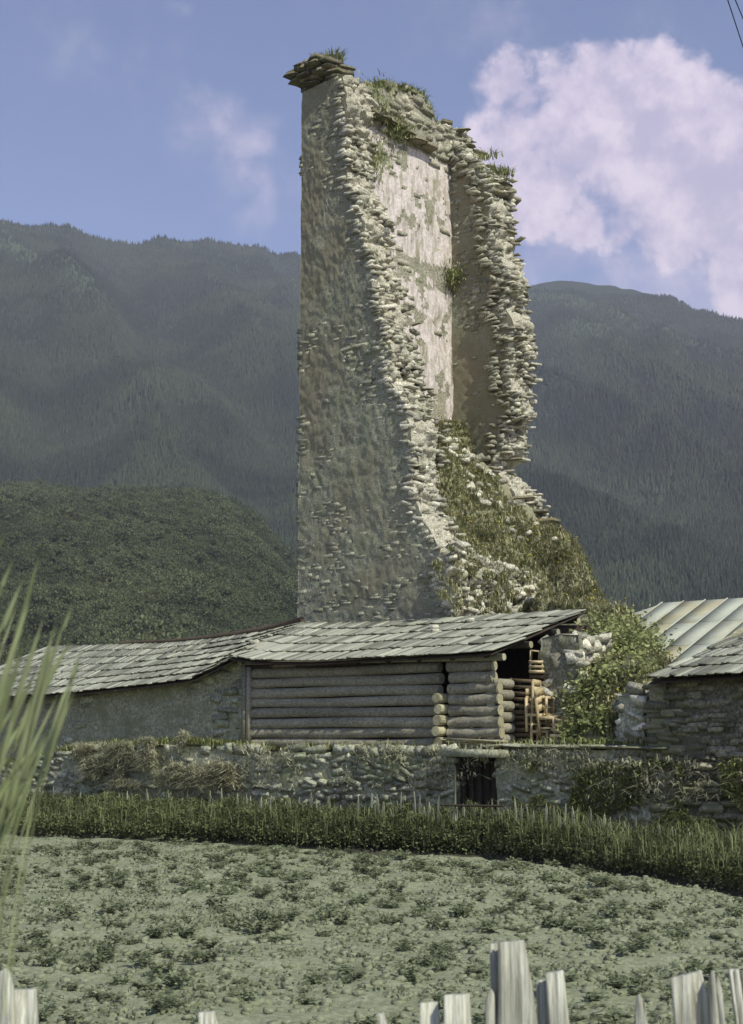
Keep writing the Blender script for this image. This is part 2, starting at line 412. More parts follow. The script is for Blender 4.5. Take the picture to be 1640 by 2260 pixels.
def instancer(name, pts, scales, src_meshes, mat, label, cat, zs=1.0):
    """points mesh + geometry nodes instancing (a mass nobody could count)"""
    me = bpy.data.meshes.new(name); me.vertices.add(len(pts)); me.vertices.foreach_set('co', np.asarray(pts, np.float32).ravel())
    a = me.attributes.new('sc', 'FLOAT', 'POINT'); a.data.foreach_set('value', np.asarray(scales, np.float32))
    me.materials.append(mat)
    ob = link(name, me)
    ng = bpy.data.node_groups.new(name+'_nodes', 'GeometryNodeTree')
    ng.interface.new_socket('Geometry', in_out='INPUT', socket_type='NodeSocketGeometry')
    ng.interface.new_socket('Geometry', in_out='OUTPUT', socket_type='NodeSocketGeometry')
    gi = ng.nodes.new('NodeGroupInput'); go = ng.nodes.new('NodeGroupOutput')
    iop = ng.nodes.new('GeometryNodeInstanceOnPoints')
    prim = src_meshes
    ng.links.new(gi.outputs[0], iop.inputs['Points'])
    geo = prim(ng); ng.links.new(geo, iop.inputs['Instance'])
    att = ng.nodes.new('GeometryNodeInputNamedAttribute'); att.data_type = 'FLOAT'; att.inputs['Name'].default_value = 'sc'
    cx = ng.nodes.new('ShaderNodeCombineXYZ')
    for i in range(2): ng.links.new(att.outputs['Attribute'], cx.inputs[i])
    mu = ng.nodes.new('ShaderNodeMath'); mu.operation = 'MULTIPLY'; mu.inputs[1].default_value = zs
    ng.links.new(att.outputs['Attribute'], mu.inputs[0]); ng.links.new(mu.outputs[0], cx.inputs[2])
    ng.links.new(cx.outputs[0], iop.inputs['Scale'])
    rv = ng.nodes.new('FunctionNodeRandomValue'); rv.data_type = 'FLOAT_VECTOR'
    rv.inputs[0].default_value = (0, 0, 0); rv.inputs[1].default_value = (.1, .1, 6.28)
    ng.links.new(rv.outputs[0], iop.inputs['Rotation'])
    ng.links.new(iop.outputs[0], go.inputs[0])
    md = ob.modifiers.new('scatter', 'NODES'); md.node_group = ng
    tag(ob, label, cat, kind='stuff'); return ob
def cone_prim(ng):
    jn = ng.nodes.new('GeometryNodeJoinGeometry')
    for z0, h, r in ((.05, .55, .2), (.35, .45, .15), (.62, .38, .09)):
        c = ng.nodes.new('GeometryNodeMeshCone'); c.inputs['Vertices'].default_value = 6; c.inputs['Radius Top'].default_value = 0
        c.inputs['Radius Bottom'].default_value = r; c.inputs['Depth'].default_value = h
        tr = ng.nodes.new('GeometryNodeTransform'); tr.inputs['Translation'].default_value = (0, 0, z0)
        ng.links.new(c.outputs[0], tr.inputs[0]); ng.links.new(tr.outputs[0], jn.inputs[0])
    sm = ng.nodes.new('GeometryNodeSetMaterial'); sm.inputs['Material'].default_value = M['forest']; ng.links.new(jn.outputs[0], sm.inputs[0])
    return sm.outputs[0]
nT = 420000
k_ = np.tan(rng.uniform(R(-19), R(19), nT)); d_ = rng.uniform(600, 2450, nT)
zt, spt, st = mountain_z(k_, d_)
dens = fbm(np.stack([k_*d_/70, d_/110, k_*0], -1), 4, 21)
keep = (rng.random(nT) < np.clip(2.2 - 2.0*st + (dens-.5)*4, .30, 1)) & (rng.random(nT) > (np.clip((spt-.84)*5, 0, .7)*np.clip(st*2.4-1.1, 0, 1)))
k_, d_, zt = k_[keep], d_[keep], zt[keep]
instancer('forest', np.stack([k_*d_, d_, zt-1], -1), rng.uniform(5.5, 12.5, len(k_))*(1-.35*st[keep]), cone_prim, M['forest'],
          'dark conifer forest covering the hazy mountain slopes behind the tower', 'forest', 1.0)

# nearer wooded hill on the left
def hill_z(x, y):
    D = y; kx = x/np.maximum(D, 1)
    e = np.interp(kx, [ray(a, b)[0] for a, b in [(-900, 1300), (-300, 1150), (0, 1128), (200, 1132), (430, 1130), (520, 1162), (600, 1225), (655, 1290), (760, 1400), (900, 1560)]],
                  [ray(a, b)[2] for a, b in [(-900, 1300), (-300, 1150), (0, 1128), (200, 1132), (430, 1130), (520, 1162), (600, 1225), (655, 1290), (760, 1400), (900, 1560)]])
    s = np.clip((D-300)/600, 0, 1.); s = np.sin(s*PI/2)
    b_ = np.clip((D-900)/300, 0, 1)
    z = (2.3 + e*900 - 6)*s**1.0*(1-b_)**1.2 - .3
    return z + (fbm(np.stack([x/60, y/60, x*0], -1), 3, 4)-.5)*9*s
hk = np.linspace(-.75, .03, 110); hd = np.linspace(300, 1200, 60)
HK, HD = np.meshgrid(hk, hd); HX = HK*HD
HV = np.stack([HX, HD, hill_z(HX, HD)], -1).reshape(-1, 3); ii = np.arange(110*60).reshape(60, 110)
HF = np.stack([ii[:-1, :-1], ii[:-1, 1:], ii[1:, 1:], ii[1:, :-1]], -1).reshape(-1, 4)
tag(link('hill', mesh_np('hill', HV, HF, M['mountain'], True, tint=np.zeros(len(HV)))), kind='structure')
bush_src = bpy.data.objects.new('hill_bush_source', blob_mesh('hill_bush', M['bushes'], 560, .9, .085, 3))   # never linked: only instanced
bush_src.use_fake_user = True
def bush_prim(ng):
    oi = ng.nodes.new('GeometryNodeObjectInfo'); oi.inputs['Object'].default_value = bush_src
    return oi.outputs['Geometry']
nB = 26000
kb = rng.uniform(-.33, .03, nB); db = rng.uniform(310, 960, nB); xb = kb*db
instancer('wooded_hill_cover', np.stack([xb, db, hill_z(xb, db)-.4], -1), (rng.uniform(2.2, 6.5, nB)*(.5+1.0*fbm(np.stack([xb/30, db/30, xb*0], -1), 3, 44)) + (rng.random(nB) < .05)*3), bush_prim, M['bushes'],
          'green bushes and small trees covering the rounded hill left of the tower', 'bushes', 1.15)

# ------------------------------------------------------------------ field
edge_px = [(-500, 1815), (-200, 1835), (0, 1848), (400, 1862), (700, 1880), (1060, 1898), (1300, 1925), (1500, 1955), (1640, 1982), (1900, 2040), (2300, 2130)]
edge = np.array([on_ground(x, y) for x, y in edge_px])
nx, ny = 260, 300
ex = np.linspace(0, 1, nx); ey = np.linspace(0, 1, ny)
ecurve = np.stack([np.interp(np.linspace(0, len(edge)-1, nx), range(len(edge)), edge[:, c]) for c in (0, 1)], -1)
near = np.stack([ecurve[:, 0]*.35, np.full(nx, 3.)], -1)
P2 = near[None]*(1-ey[:, None, None]) + ecurve[None]*ey[:, None, None]
fz = (fbm(np.stack([P2[..., 0]*1.6, P2[..., 1]*1.6, P2[..., 0]*0], -1), 5, 2)-.5)*.22 + .02
def field_z(x, y): return (fbm(np.stack([np.asarray(x)*1.6, np.asarray(y)*1.6, np.asarray(x)*0.], -1), 5, 2)-.5)*.22 + .02
FV = np.concatenate([P2, fz[..., None]], -1).reshape(-1, 3); ii = np.arange(nx*ny).reshape(ny, nx)
FF = np.stack([ii[:-1, :-1], ii[:-1, 1:], ii[1:, 1:], ii[1:, :-1]], -1).reshape(-1, 4)
tag(link('field_soil', mesh_np('field_soil', FV, FF, M['soil'], True)), kind='structure')

def leafy(n, rad, h, leaf, seed, mat, name, stems=True):
    r = np.random.default_rng(seed); Vs = []; T = []; Fc = []
    ns = 9
    for s in range(ns):
        a0 = 2*PI*s/ns + r.normal()*.3; rr = rad*(.4+.6*r.random()); hh = h*(.6+.5*r.random())
        for j in range(n//ns):
            q = .25 + .75*(j+1)/(n//ns)
            c = np.array([math.cos(a0)*rr*q, math.sin(a0)*rr*q, hh*(1-(1-q)**2)]) + r.normal(size=3)*np.array([.05, .05, .03])*rad*2
            ang = a0 + r.normal()*1.2; d = np.array([math.cos(ang), math.sin(ang), r.normal()*.35]); d /= np.linalg.norm(d)
            w = np.cross(d, [0, 0, 1.]); w = w/np.linalg.norm(w) + r.normal(size=3)*.3
            l = leaf*(.6+.7*r.random()); b = len(Vs)
            Vs += [c, c + d*l*.5 + w*l*.3, c + d*l, c + d*l*.5 - w*l*.3]; T += [r.random()]*4; Fc.append((b, b+1, b+2, b+3))
    return mesh_np(name, np.array(Vs), np.array(Fc), mat, tint=T)
pot = [leafy(110, .17, .15, .075, 40+i, M['potato'], 'potato_plant') for i in range(5)]
def edge_dist(x, y):
    return np.interp(x/np.maximum(y, .1), edge[:, 0]/edge[:, 1], edge[:, 1]) - y
pl = []
for row in range(108):
    for q in range(72):
        a = -14 + row*.50 + rng.normal()*.14; b = 3 + q*.42 + rng.normal()*.13
        p = a*U[:2] + np.array([0, 0]) + b*V_[:2] + np.array([-8, 4])
        x, y = p
        if y < 9.0 or abs(x/y) > .30: continue
        if edge_dist(x, y) < .35: continue
        if fbm(np.array([x*.9, y*.9, 4.]), 2, 77) < .395: continue
        pl.append((x, y))
pl.sort(key=lambda p: p[1])
def plant_xf(x, y):
    s = random.uniform(.5, 1.02)*(1.0 if random.random() < .75 else .55); return s, random.uniform(0, 6.28)
for i, (x, y) in enumerate(pl[:300]):
    s, rz = plant_xf(x, y)
    o = link('potato_plant', pot[i % 5]); o.location = (x, y, float(field_z(x, y))-.02); o.scale = (s, s, s*random.uniform(.8, 1.2)); o.rotation_euler = (0, 0, rz)
    tag(o, 'low leafy green potato plant growing in the open dry field', 'potato plant', 'potato plants growing in the field')
if len(pl) > 300:
    VV, FFs, TT, n = [], [], [], 0
    for i, (x, y) in enumerate(pl[300:]):
        me = pot[i % 5]; v = np.empty(len(me.vertices)*3, np.float32); me.vertices.foreach_get('co', v); v = v.reshape(-1, 3)
        s, rz = plant_xf(x, y); VV.append(v*s @ eul(0, 0, rz).T + np.array([x, y, float(field_z(x, y))-.02]))
        FFs.append(np.arange(len(v)).reshape(-1, 4)+n); n += len(v); TT.append(np.full(len(v), random.random()))
    tag(link('potato_plants', mesh_np('potato_plants', np.concatenate(VV), np.concatenate(FFs), M['potato'], tint=np.concatenate(TT))),
        'far rows of potato plants along the back edge of the field', 'potato plants', kind='stuff')

nw = 30000
wd = rng.uniform(8.5, 33, nw); wk = rng.uniform(-.29, .29, nw); wx = wk*wd
ok = (edge_dist(wx, wd) > .1) & (fbm(np.stack([wx*1.3, wd*1.3, wx*0], -1), 4, 91) > .47) & (rng.random(nw) < wd/60)
wx, wd = wx[ok], wd[ok]
WEED = (wx, wd)
# ------------------------------------------------------------------ stones
def stone_template(seed):
    r = np.random.default_rng(seed); P = []
    for x in (-1, 1):
        for y in (-1, 1):
            for z in (-1, 1):
                q = np.array([x, y, z], float); P.append(q*r.uniform(.70, 1.04, 3))
    for k in range(1):
        q = r.normal(size=3); q /= np.abs(q).max(); P.append(q*r.uniform(.8, .95))
    bm = bmesh.new()
    for p in P: bm.verts.new(p*.54)
    bmesh.ops.convex_hull(bm, input=bm.verts)
    bmesh.ops.delete(bm, geom=[v for v in bm.verts if not v.link_faces], context='VERTS')
    bmesh.ops.triangulate(bm, faces=bm.faces); bm.verts.index_update()
    V = np.array([v.co[:] for v in bm.verts]); Fc = np.array([[v.index for v in f.verts] for f in bm.faces]); bm.free()
    return V, Fc
ST = [stone_template(100+i) for i in range(12)]
ST_MESH = {}
def stone_mesh(i, mat, nm='stone'):
    if (i, mat.name) not in ST_MESH: ST_MESH[(i, mat.name)] = mesh_np(nm, ST[i][0], ST[i][1], mat)
    return ST_MESH[(i, mat.name)]
def emit_stones(root, lst, mat, maxparts, stuff_name='masonry', part='stone', score=None):
    """lst of (centre, size3, rot3x3): the largest become parts, the rest one stuff part"""
    def sc(s): return -(s[1][0]*s[1][2])/max(1., s[0][1])**2*(s[3] if len(s) > 3 else 1)
    lst = sorted(lst, key=sc)
    for i, s in enumerate(lst[:maxparts]):
        c, size, rot = s[:3]
        o = bpy.data.objects.new(part, stone_mesh(random.randrange(10), mat)); C.objects.link(o); o.parent = root
        Mx = Matrix([[float(q) for q in r_] for r_ in rot])
        o.location = tuple(np.asarray(c) - np.array(root.location)); o.rotation_euler = Mx.to_euler(); o.scale = tuple(map(float, size))
    rest = lst[maxparts:]
    if rest:
        VV, FF_, TT, n = [], [], [], 0
        for s in rest:
            c, size, rot = s[:3]; tv, tf = ST[random.randrange(10)]
            VV.append((tv*np.asarray(size)) @ np.asarray(rot).T + np.asarray(c)); FF_.append(tf+n); n += len(tv); TT.append(np.full(len(tv), random.random()))
        o = link(stuff_name, mesh_np(stuff_name, np.concatenate(VV), np.concatenate(FF_), mat, tint=np.concatenate(TT)), root); o['kind'] = 'stuff'
def leafmass(name, pts, leaf, mat, label, cat, parent=None, nz=.3):
    pts = np.asarray(pts); n = len(pts)
    a = rng.normal(size=(n, 3)); a[:, 2] *= .6; a /= np.linalg.norm(a, axis=1)[:, None]
    b = np.cross(a, rng.normal(size=(n, 3))); b /= np.linalg.norm(b, axis=1)[:, None]
    l = (leaf*rng.uniform(.4, 1.3, n))[:, None]
    VV = np.stack([pts-a*l*.5, pts+b*l*.32, pts+a*l*.5, pts-b*l*.32], 1).reshape(-1, 3)
    o = link(name, mesh_np(name, VV, np.arange(n*4).reshape(-1, 4), mat, tint=np.repeat(rng.random(n), 4)), parent)
    tag(o, label if not parent else None, cat if not parent else None, kind='stuff'); return o
wp = np.stack([np.repeat(WEED[0], 5), np.repeat(WEED[1], 5), np.repeat(field_z(*WEED), 5)], -1); wp = wp + rng.normal(size=wp.shape)*np.array([.06, .06, .012]) + np.array([0, 0, .03])
leafmass('field_weeds', wp, .05, M['potato'], 'tiny weeds and seedlings sprinkled over the soil of the field', 'weeds')
# clods of earth
nc = 5200; cd = rng.uniform(8.5, 28, nc)**1.0; cx = rng.uniform(-.29, .29, nc)*cd; okc = edge_dist(cx, cd) > .2; cx, cd = cx[okc], cd[okc]
VV, FF_, n0 = [], [], 0
for x, y, z in zip(cx, cd, field_z(cx, cd)):
    tv, tf = ST[random.randrange(10)]; q = random.uniform(.03, .10); VV.append((tv*np.array([q, q, q*.6])) @ eul(random.random()*.5, 0, random.random()*6).T + np.array([x, y, z+.005])); FF_.append(tf+n0); n0 += len(tv)
tag(link('earth_clods', mesh_np('earth_clods', np.concatenate(VV), np.concatenate(FF_), M['soil'])), 'crumbled clods of dry earth strewn over the field', 'clods', kind='stuff')
def rj(a=.08): return eul(random.gauss(0, a), random.gauss(0, a), random.gauss(0, a))
def face_stones(O, du, dn, a0, a1, z0, z1, hmin=.14, hmax=.3, wmin=.2, wmax=.6, proud=(-.05, .05), keep=None, depth=.3, jit=.06):
    """courses of stones in a wall face: O point at (a=0,z=0), du along, dn outward normal"""
    res = []; z = z0
    while z < z1:
        h = random.uniform(hmin, hmax); lo = a0(z) if callable(a0) else a0; hi = a1(z) if callable(a1) else a1
        a = lo - random.uniform(0, wmin)
        while a < hi:
            w = random.uniform(wmin, wmax)*(.7+.6*h/hmax)
            p = random.uniform(*proud)
            ca = a + w/2; cz = z + h/2 + random.gauss(0, .02)
            if keep is None or random.random() < keep(ca, cz):
                c = O + du*ca + Z*cz + dn*(p - depth/2)
                res.append((c, (w*1.04, depth, h*1.06), basis(du, -dn, Z) @ rj(jit)))
            a += w
        z += h*.95
    return res
def slab_solid(name, O, du, dn, A, ZG, thick, mats, root, amp=.07, seed=0, matfn=None, freq=3., broken=0.):
    """solid wall: A, ZG grids (nz,na) of along/height; front at O, back at O - dn*thick; both faces broken up by real relief"""
    nz_, na_ = A.shape
    base = O[None, None] + A[..., None]*du + ZG[..., None]*Z
    def disp(off):
        n = fbm(base*freq + seed*7.7 + off, 5, seed, .6) - .5
        n2 = fbm(base*freq*.3 + seed*3.1 + off, 3, seed+40) - .5
        return (n*2*amp + n2*2*amp)[..., None]
    Fr = base + dn*disp(0.); Bk = base - dn*thick - dn*disp(50.)
    n = nz_*na_; ii = np.arange(n).reshape(nz_, na_)
    def grid(i): return np.stack([i[:-1, :-1], i[:-1, 1:], i[1:, 1:], i[1:, :-1]], -1).reshape(-1, 4)
    f1 = grid(ii); f2 = grid(ii+n)[:, ::-1]
    def strip(a, b): return np.stack([a[:-1], b[:-1], b[1:], a[1:]], -1)
    st = [strip(ii[:, 0], ii[:, 0]+n), strip(ii[:, -1]+n, ii[:, -1]), strip(ii[0]+n, ii[0]), strip(ii[-1], ii[-1]+n)]
    VV = np.concatenate([Fr.reshape(-1, 3), Bk.reshape(-1, 3)])
    if broken:      # the torn end of the wall: a rough face of its own across the thickness
        m_ = 16; g = np.linspace(0, 1, m_)[None, :, None]
        E = Fr[:, -1][:, None]*(1-g) + Bk[:, -1][:, None]*g
        d_ = (fbm(E*4.2 + 9., 5, seed+3, .72)-.5)*2*broken + .04; d_[:, 0] = 0; d_[:, -1] = 0
        E = E + du*d_[..., None]; k0 = len(VV); VV = np.concatenate([VV, E.reshape(-1, 3)])
        ie = (np.arange(nz_*m_)+k0).reshape(nz_, m_); st[1] = grid(ie)
    FF_ = np.concatenate([f1, f2]+st)
    mi = np.zeros(len(FF_), int)
    if matfn is not None:
        cz = VV[FF_].mean(1); mi = matfn(cz, len(f1), len(f2))
    me = mesh_np(name, VV, FF_, mats=mats, midx=mi); return link(name, me, root)

# ------------------------------------------------------------------ the tower
TU, TV = th(43)
C0 = at(657, 1370, 38.); C0[2] = 0
def T(a, b, z): return C0 + TU*a + TV*b + Z*z
def t_on_b(x, y, b):      # pixel on plane b=const -> (a, z)
    p = on_plane(x, y, C0 + TV*b, TV); return float(np.dot(p-C0, TU)), float(p[2])
def t_on_a(x, y, a):
    p = on_plane(x, y, C0 + TU*a, TU); return float(np.dot(p-C0, TV)), float(p[2])
TH = .95
tower = thing('ruined_tower', 'tall ruined medieval stone tower with two walls broken away, grass growing on its rubble', 'tower', C0)
# front wall: outer face in plane b=0, ragged right edge
Apts = [(765, 180), (768, 300), (772, 400), (798, 440), (806, 500), (822, 560), (838, 650), (848, 720), (868, 780), (872, 840), (908, 900), (915, 1000), (912, 1060), (930, 1130), (955, 1180), (985, 1250), (1000, 1320), (1010, 1380), (1012, 1560)]
Aaz = sorted([t_on_b(x, y, 0)[::-1] for x, y in Apts]); Az = [q[0] for q in Aaz]; Aa = [q[1] for q in Aaz]
aprof = lambda z: np.interp(z, Az, Aa)
ztopA = t_on_b(700, 188, 0)[1]
zz = np.linspace(1.0, ztopA, 430)
ap = aprof(zz) + (fbm(np.stack([zz*2.2, zz*0, zz*0], -1), 3, 8)-.5)*.5 - .1
A = np.linspace(0, 1, 130)[None]*ap[:, None]; ZG = np.repeat(zz[:, None], 130, 1)
def rowjit(A): return A
def emat(c, n1, n2):
    mi = np.zeros(len(c), int); mi[n1+n2:] = 1; return mi
slab_solid('wall', C0.copy(), TU, -TV, A, ZG, TH, [M['tower_skin'], M['broken_core']], tower, .035, 1, emat, 7., .42)
# left wall seen from inside: plane a=TH, along TV; its top falls to the back
BL = 6.45
Ltop = [(772, 180), (800, 186), (850, 192), (900, 202), (935, 215), (960, 265), (985, 288), (1010, 298)]
Lbz = sorted([t_on_a(x, y, TH) for x, y in Ltop]); ltop = lambda b: np.interp(b, [q[0] for q in Lbz], [q[1] for q in Lbz])
bb = np.linspace(TH*.9, BL, 80)
tb = ltop(bb) + (fbm(np.stack([bb*3, bb*0, bb*0], -1), 3, 18)-.5)*.35
tt = np.linspace(0, 1, 240)
A = np.repeat(bb[None], 240, 0); ZG = 1.0 + tt[:, None]*(tb[None]-1.0)
z_ledge = t_on_a(880, 300, TH)[1]
def lmat(c, n1, n2):
    mi = np.zeros(len(c), int)
    rel = c - C0; b_ = rel @ TV; z_ = c[:, 2]
    pn = fbm(c*1.1, 4, 31) - .5; pn2 = fbm(c*4, 3, 33) - .5
    pl_ = (z_ < z_ledge - .15 + pn*.5) & (b_ > .95) & ((pn + pn2*.55) > -.13 - .05*(z_ > 16))
    # a band of bare stone where a floor once rested
    zb = t_on_a(950, 610, TH)[1]
    pl_ &= ~((np.abs(z_ - zb) < .42) & (pn2 > -.12))
    mi[pl_] = 1; mi[n1:n1+n2] = 0; mi[n1+n2:] = 0
    return mi
slab_solid('wall', C0 + TU*TH, TV, TU, A, ZG, TH, [M['tower_stone'], M['plaster']], tower, .05, 2, lmat, 3.2)
# back wall: inner face in plane b = BL-TH (faces the camera), ragged right edge
Bpts = [(1000, 296), (1030, 296), (1042, 320), (1072, 362), (1105, 385), (1130, 410), (1134, 480), (1144, 510), (1136, 560), (1160, 596), (1176, 630), (1160, 690), (1182, 750), (1180, 830), (1186, 925), (1160, 955), (1168, 1005), (1134, 1040), (1180, 1095), (1215, 1150), (1240, 1220), (1290, 1300), (1330, 1400), (1350, 1500)]
Baz = sorted([t_on_b(x, y, BL)[::-1] for x, y in Bpts]); bprof = lambda z: np.interp(z, [q[0] for q in Baz], [q[1] for q in Baz])
ztB = Baz[-1][0]
zz = np.linspace(1.0, ztB, 360); bpf = bprof(zz) + (fbm(np.stack([zz*2.5, zz*0, zz*0], -1), 3, 28)-.5)*.5 - .12
A = TH*.5 + np.linspace(0, 1, 60)[None]*(bpf[:, None]-TH*.5); ZG = np.repeat(zz[:, None], 60, 1)
slab_solid('wall', C0 + TV*(BL-TH), TU, -TV, A, ZG, TH, [M['tower_skin'], M['broken_core']], tower, .035, 3, emat, 6., .42)

stones = []; pale = []; dark = []
# front face: most stones are buried in old render, they show near the broken edge, at the foot and near the top
face = []
def kA(a, z):
    e = aprof(z) - a
    if e < .25: return .0
    patch = float(fbm(np.array([a*.75, z*.55, 3.]), 3, 61)) - .5 + float(fbm(np.array([a*2.5, z*2.5, 9.]), 2, 62))*.25 - .125
    if z < 8.0: patch += .14*min(1, (8.0-z)/1.5)
    if z > ztopA-2.5: patch += .12
    if e < .9: patch += .14
    return min(1, max(.02, (patch-.0)*14))
face += face_stones(C0.copy(), TU, -TV, -.02, aprof, 1.2, ztopA, .05, .14, .12, .44, (-.035, .012), kA, .22, .06)
def section(plane_pos, edge_fn, b_lo, b_hi, z0, z1, outdir, out, dens=.8, hm=(.04, .13), slabp=.12):
    """broken end of a wall: stones across its thickness with uneven reach"""
    z = z0
    while z < z1:
        h = random.uniform(*hm); b = b_lo - .05
        while b < b_hi:
            w = random.uniform(.07, .24) + (random.random() < .15)*random.uniform(.1, .3); cb = b + w/2
            reach = random.gauss(0, .07) - .12 + .16*math.sin(z*2.3+b*3)*math.sin(z*.9)
            if random.random() < slabp: reach += random.uniform(.08, .22); hh = h*.55
            else: hh = h
            L = random.uniform(.15, .42)
            c = plane_pos + outdir*(edge_fn(z+h/2) + reach - L/2 + .05) + TV*cb + Z*(z + h/2)
            if random.random() < dens: out.append((c, (L, w*1.0, hh*1.0), basis(TU, TV, Z) @ rj(.16), 1.6))
            b += w
        z += h*.93
section(C0, lambda z: float(aprof(z)), 0, TH+.02, 2.5, ztopA-.2, TU, pale, slabp=.05, hm=(.04, .12), dens=.7)
# stones running down inside the broken edge (irregular tongues)
section(C0, lambda z: float(aprof(z)) - .25, TH*.6, TH+.6, 2.5, 14.5, TU, stones, .4)
section(C0, lambda z: float(aprof(z)) - .3, TH*.7, TH+.25, 14.5, ztopA-1.2, TU, stones, .4)
section(C0, lambda z: float(bprof(z)), BL-TH, BL, 3.0, ztB-.1, TU, pale, slabp=.2, dens=.7)
section(C0, lambda z: float(bprof(z))-.4, BL-TH-.12, BL-TH+.35, 3.0, ztB-.3, TU, stones, .75)
# dark flat slabs sticking out of the upper broken edge
for x, y, w in [(985, 272, .9), (1010, 288, 1.0), (1030, 314, .7), (1095, 378, .5), (1115, 402, .8), (1120, 425, .6), (1130, 505, .5), (1165, 640, .5), (1172, 750, .6), (1210, 1148, 1.0), (1150, 1010, .6), (1178, 1100, .7), (1195, 1125, .7)]:
    a, z = t_on_b(x, y, BL-.5)
    a = min(a, float(bprof(z)) - .0)
    dark.append((T(a-.12, BL-random.uniform(.2, .8), z), (w*random.uniform(.7, 1), random.uniform(.3, .6), random.uniform(.07, .14)), basis(TU, TV, Z) @ rj(.12) @ eul(0, 0, random.gauss(0, .4))))
# left wall, inside: bare masonry above the ledge, scattered stones below
def kL(b, z): return 1.0 if (z > z_ledge-.1 and z < ltop(b)-.1) else 0
stones += face_stones(C0 + TU*TH, TV, TU, TH, BL-TH, z_ledge-.1, max(tb)+.1, .07, .2, .12, .4, (-.08, .12), kL, .35, .22)
zb = t_on_a(950, 610, TH)[1]
def kL2(b, z):
    if z > z_ledge-.2: return 0
    q = .06 + .7*math.exp(-abs(z-zb)/.35) + (.55*math.exp(-(z_ledge-z)/.7)) + (.3 if z < zb and b < 3.6 else 0)
    return min(q, .95)
stones += face_stones(C0 + TU*TH, TV, TU, TH, BL-TH, 7.5, z_ledge, .1, .2, .15, .4, (-.07, .03), kL2, .25)
# ledge of flat stones (old ceiling)
b = 1.1
while b < 4.4:
    w = random.uniform(.3, .6); zz_ = z_ledge + .05*math.sin(b*3) - .11*(b-1)
    dark.append((T(TH+.12, b+w/2, zz_+.3), (.5, w*1.1, .10), basis(TU, TV, Z) @ rj(.06))); b += w
# inside of the back wall
face += face_stones(C0 + TV*(BL-TH), TU, -TV, TH, lambda z: float(bprof(z))-.3, 7.5, ztB-.1, .06, .15, .12, .36, (-.03, .03), lambda a, z: min(1, max(.05, (float(fbm(np.array([a*1.1, z*.6, 8.]), 3, 63))-.44)*12)), .22, .08)
# top of the walls: loose stones
for i in range(170):
    b = random.uniform(.9, BL-.2); p = T(random.uniform(.1, .95), b, float(ltop(b)) + random.uniform(-.12, .12))
    s = random.uniform(.15, .4); stones.append((p, (s, s*.8, s*.5), rj(.4)))
# lower right wall that still stands: sunlit, facing along TU
Rpts = [(1000, 1225), (1030, 1215), (1060, 1230), (1100, 1250), (1140, 1240), (1175, 1290), (1195, 1340)]
Rb = sorted([t_on_a(x, y, 5.5) for x, y in Rpts]); rtop = lambda b: float(np.interp(b, [q[0] for q in Rb], [q[1] for q in Rb]))
Rn = 50; bR = np.linspace(.2, 3.8, Rn); A = np.repeat(bR[None], 70, 0); ZG = 1.0 + np.linspace(0, 1, 70)[:, None]*(np.array([rtop(q)-.25 for q in bR])[None]-1.0)
slab_solid('wall', C0 + TU*5.45, TV, TU, A, ZG, .9, [M['tower_stone']], tower, .12, 4, freq=2.)
pale += face_stones(C0 + TU*5.5, TV, TU, .0, 3.9, 4.2, 7.6, .07, .22, .12, .4, (-.15, .18), lambda b, z: .8 if z < rtop(b) else 0, .35, .2)
rr_ = random.Random(5)
for i in range(520):
    x = rr_.uniform(955, 1190); lo = 1190 + max(0, (x-1000))*.45
    y = rr_.uniform(lo, 1372); b_, z = t_on_a(x, y, 5.75); s_ = rr_.uniform(.06, .18)*(1.9 if rr_.random() < .06 else 1)
    if b_ < -.3: continue
    pale.append((T(5.7 + rr_.uniform(-.1, .12), b_, z), (s_*rr_.uniform(.9, 1.6), s_*rr_.uniform(1, 1.9), s_*rr_.uniform(.4, .9)), rj(.45), 2))
# loose stones lying on the mound
loose = []
for i in range(190):
    x = rr_.uniform(985, 1215); y = rr_.uniform(960, 1200)
    if y < 960 + (x-985)*.9 - 30: continue
    a_, z = t_on_b(x, y, rr_.uniform(4.6, 5.3)); loose.append((a_, rr_.uniform(3.2, 5.4), rr_.uniform(.08, .26)))

# the cap on the front left corner: overhanging courses that are left of the parapet
cap = []
zc0 = t_on_b(700, 186, 0)[1]; zc1 = t_on_b(700, 130, 0)[1]
n_c = 6
for i in range(n_c):
    f = i/(n_c-1); z = zc0 + (zc1-zc0)*(i+.4)/n_c; over = (.05, .16, .26, .33, .34, .28)[i]
    a_end = (1.05, 1.25, 1.15, 1.1, 1.05, .85)[i]; a = -over
    while a < a_end:
        w = random.uniform(.2, .5)
        for bq in (-over+.22, .3):
            if (i == 5 and random.random() < .45) or random.random() < .08: continue
            cap.append((T(a + w/2, bq + random.gauss(0, .06), z + random.gauss(0, .02)), (w*1.15, random.uniform(.4, .75), (zc1-zc0)/n_c*random.uniform(.6, 1.5)), basis(TU, TV, Z) @ rj(.08)))
        a += w*random.uniform(.8, 1.1)
    for b in np.arange(.6, .9, .3): cap.append((T(.0-over+.35, b, z), (.6, .35, .17), basis(TU, TV, Z) @ rj(.08)))
emit_stones(tower, pale, M['pale_stone'], 110, 'broken_masonry')
emit_stones(tower, stones, M['tower_stone'], 50, 'wall_masonry')
emit_stones(tower, face, M['face_stone'], 60, 'face_masonry')
emit_stones(tower, dark, M['dark_stone'], 40)
emit_stones(tower, cap, M['dark_stone'], 40, 'cap_masonry')

ST_MESH_PALE = stone_mesh(4, M['pale_stone'])
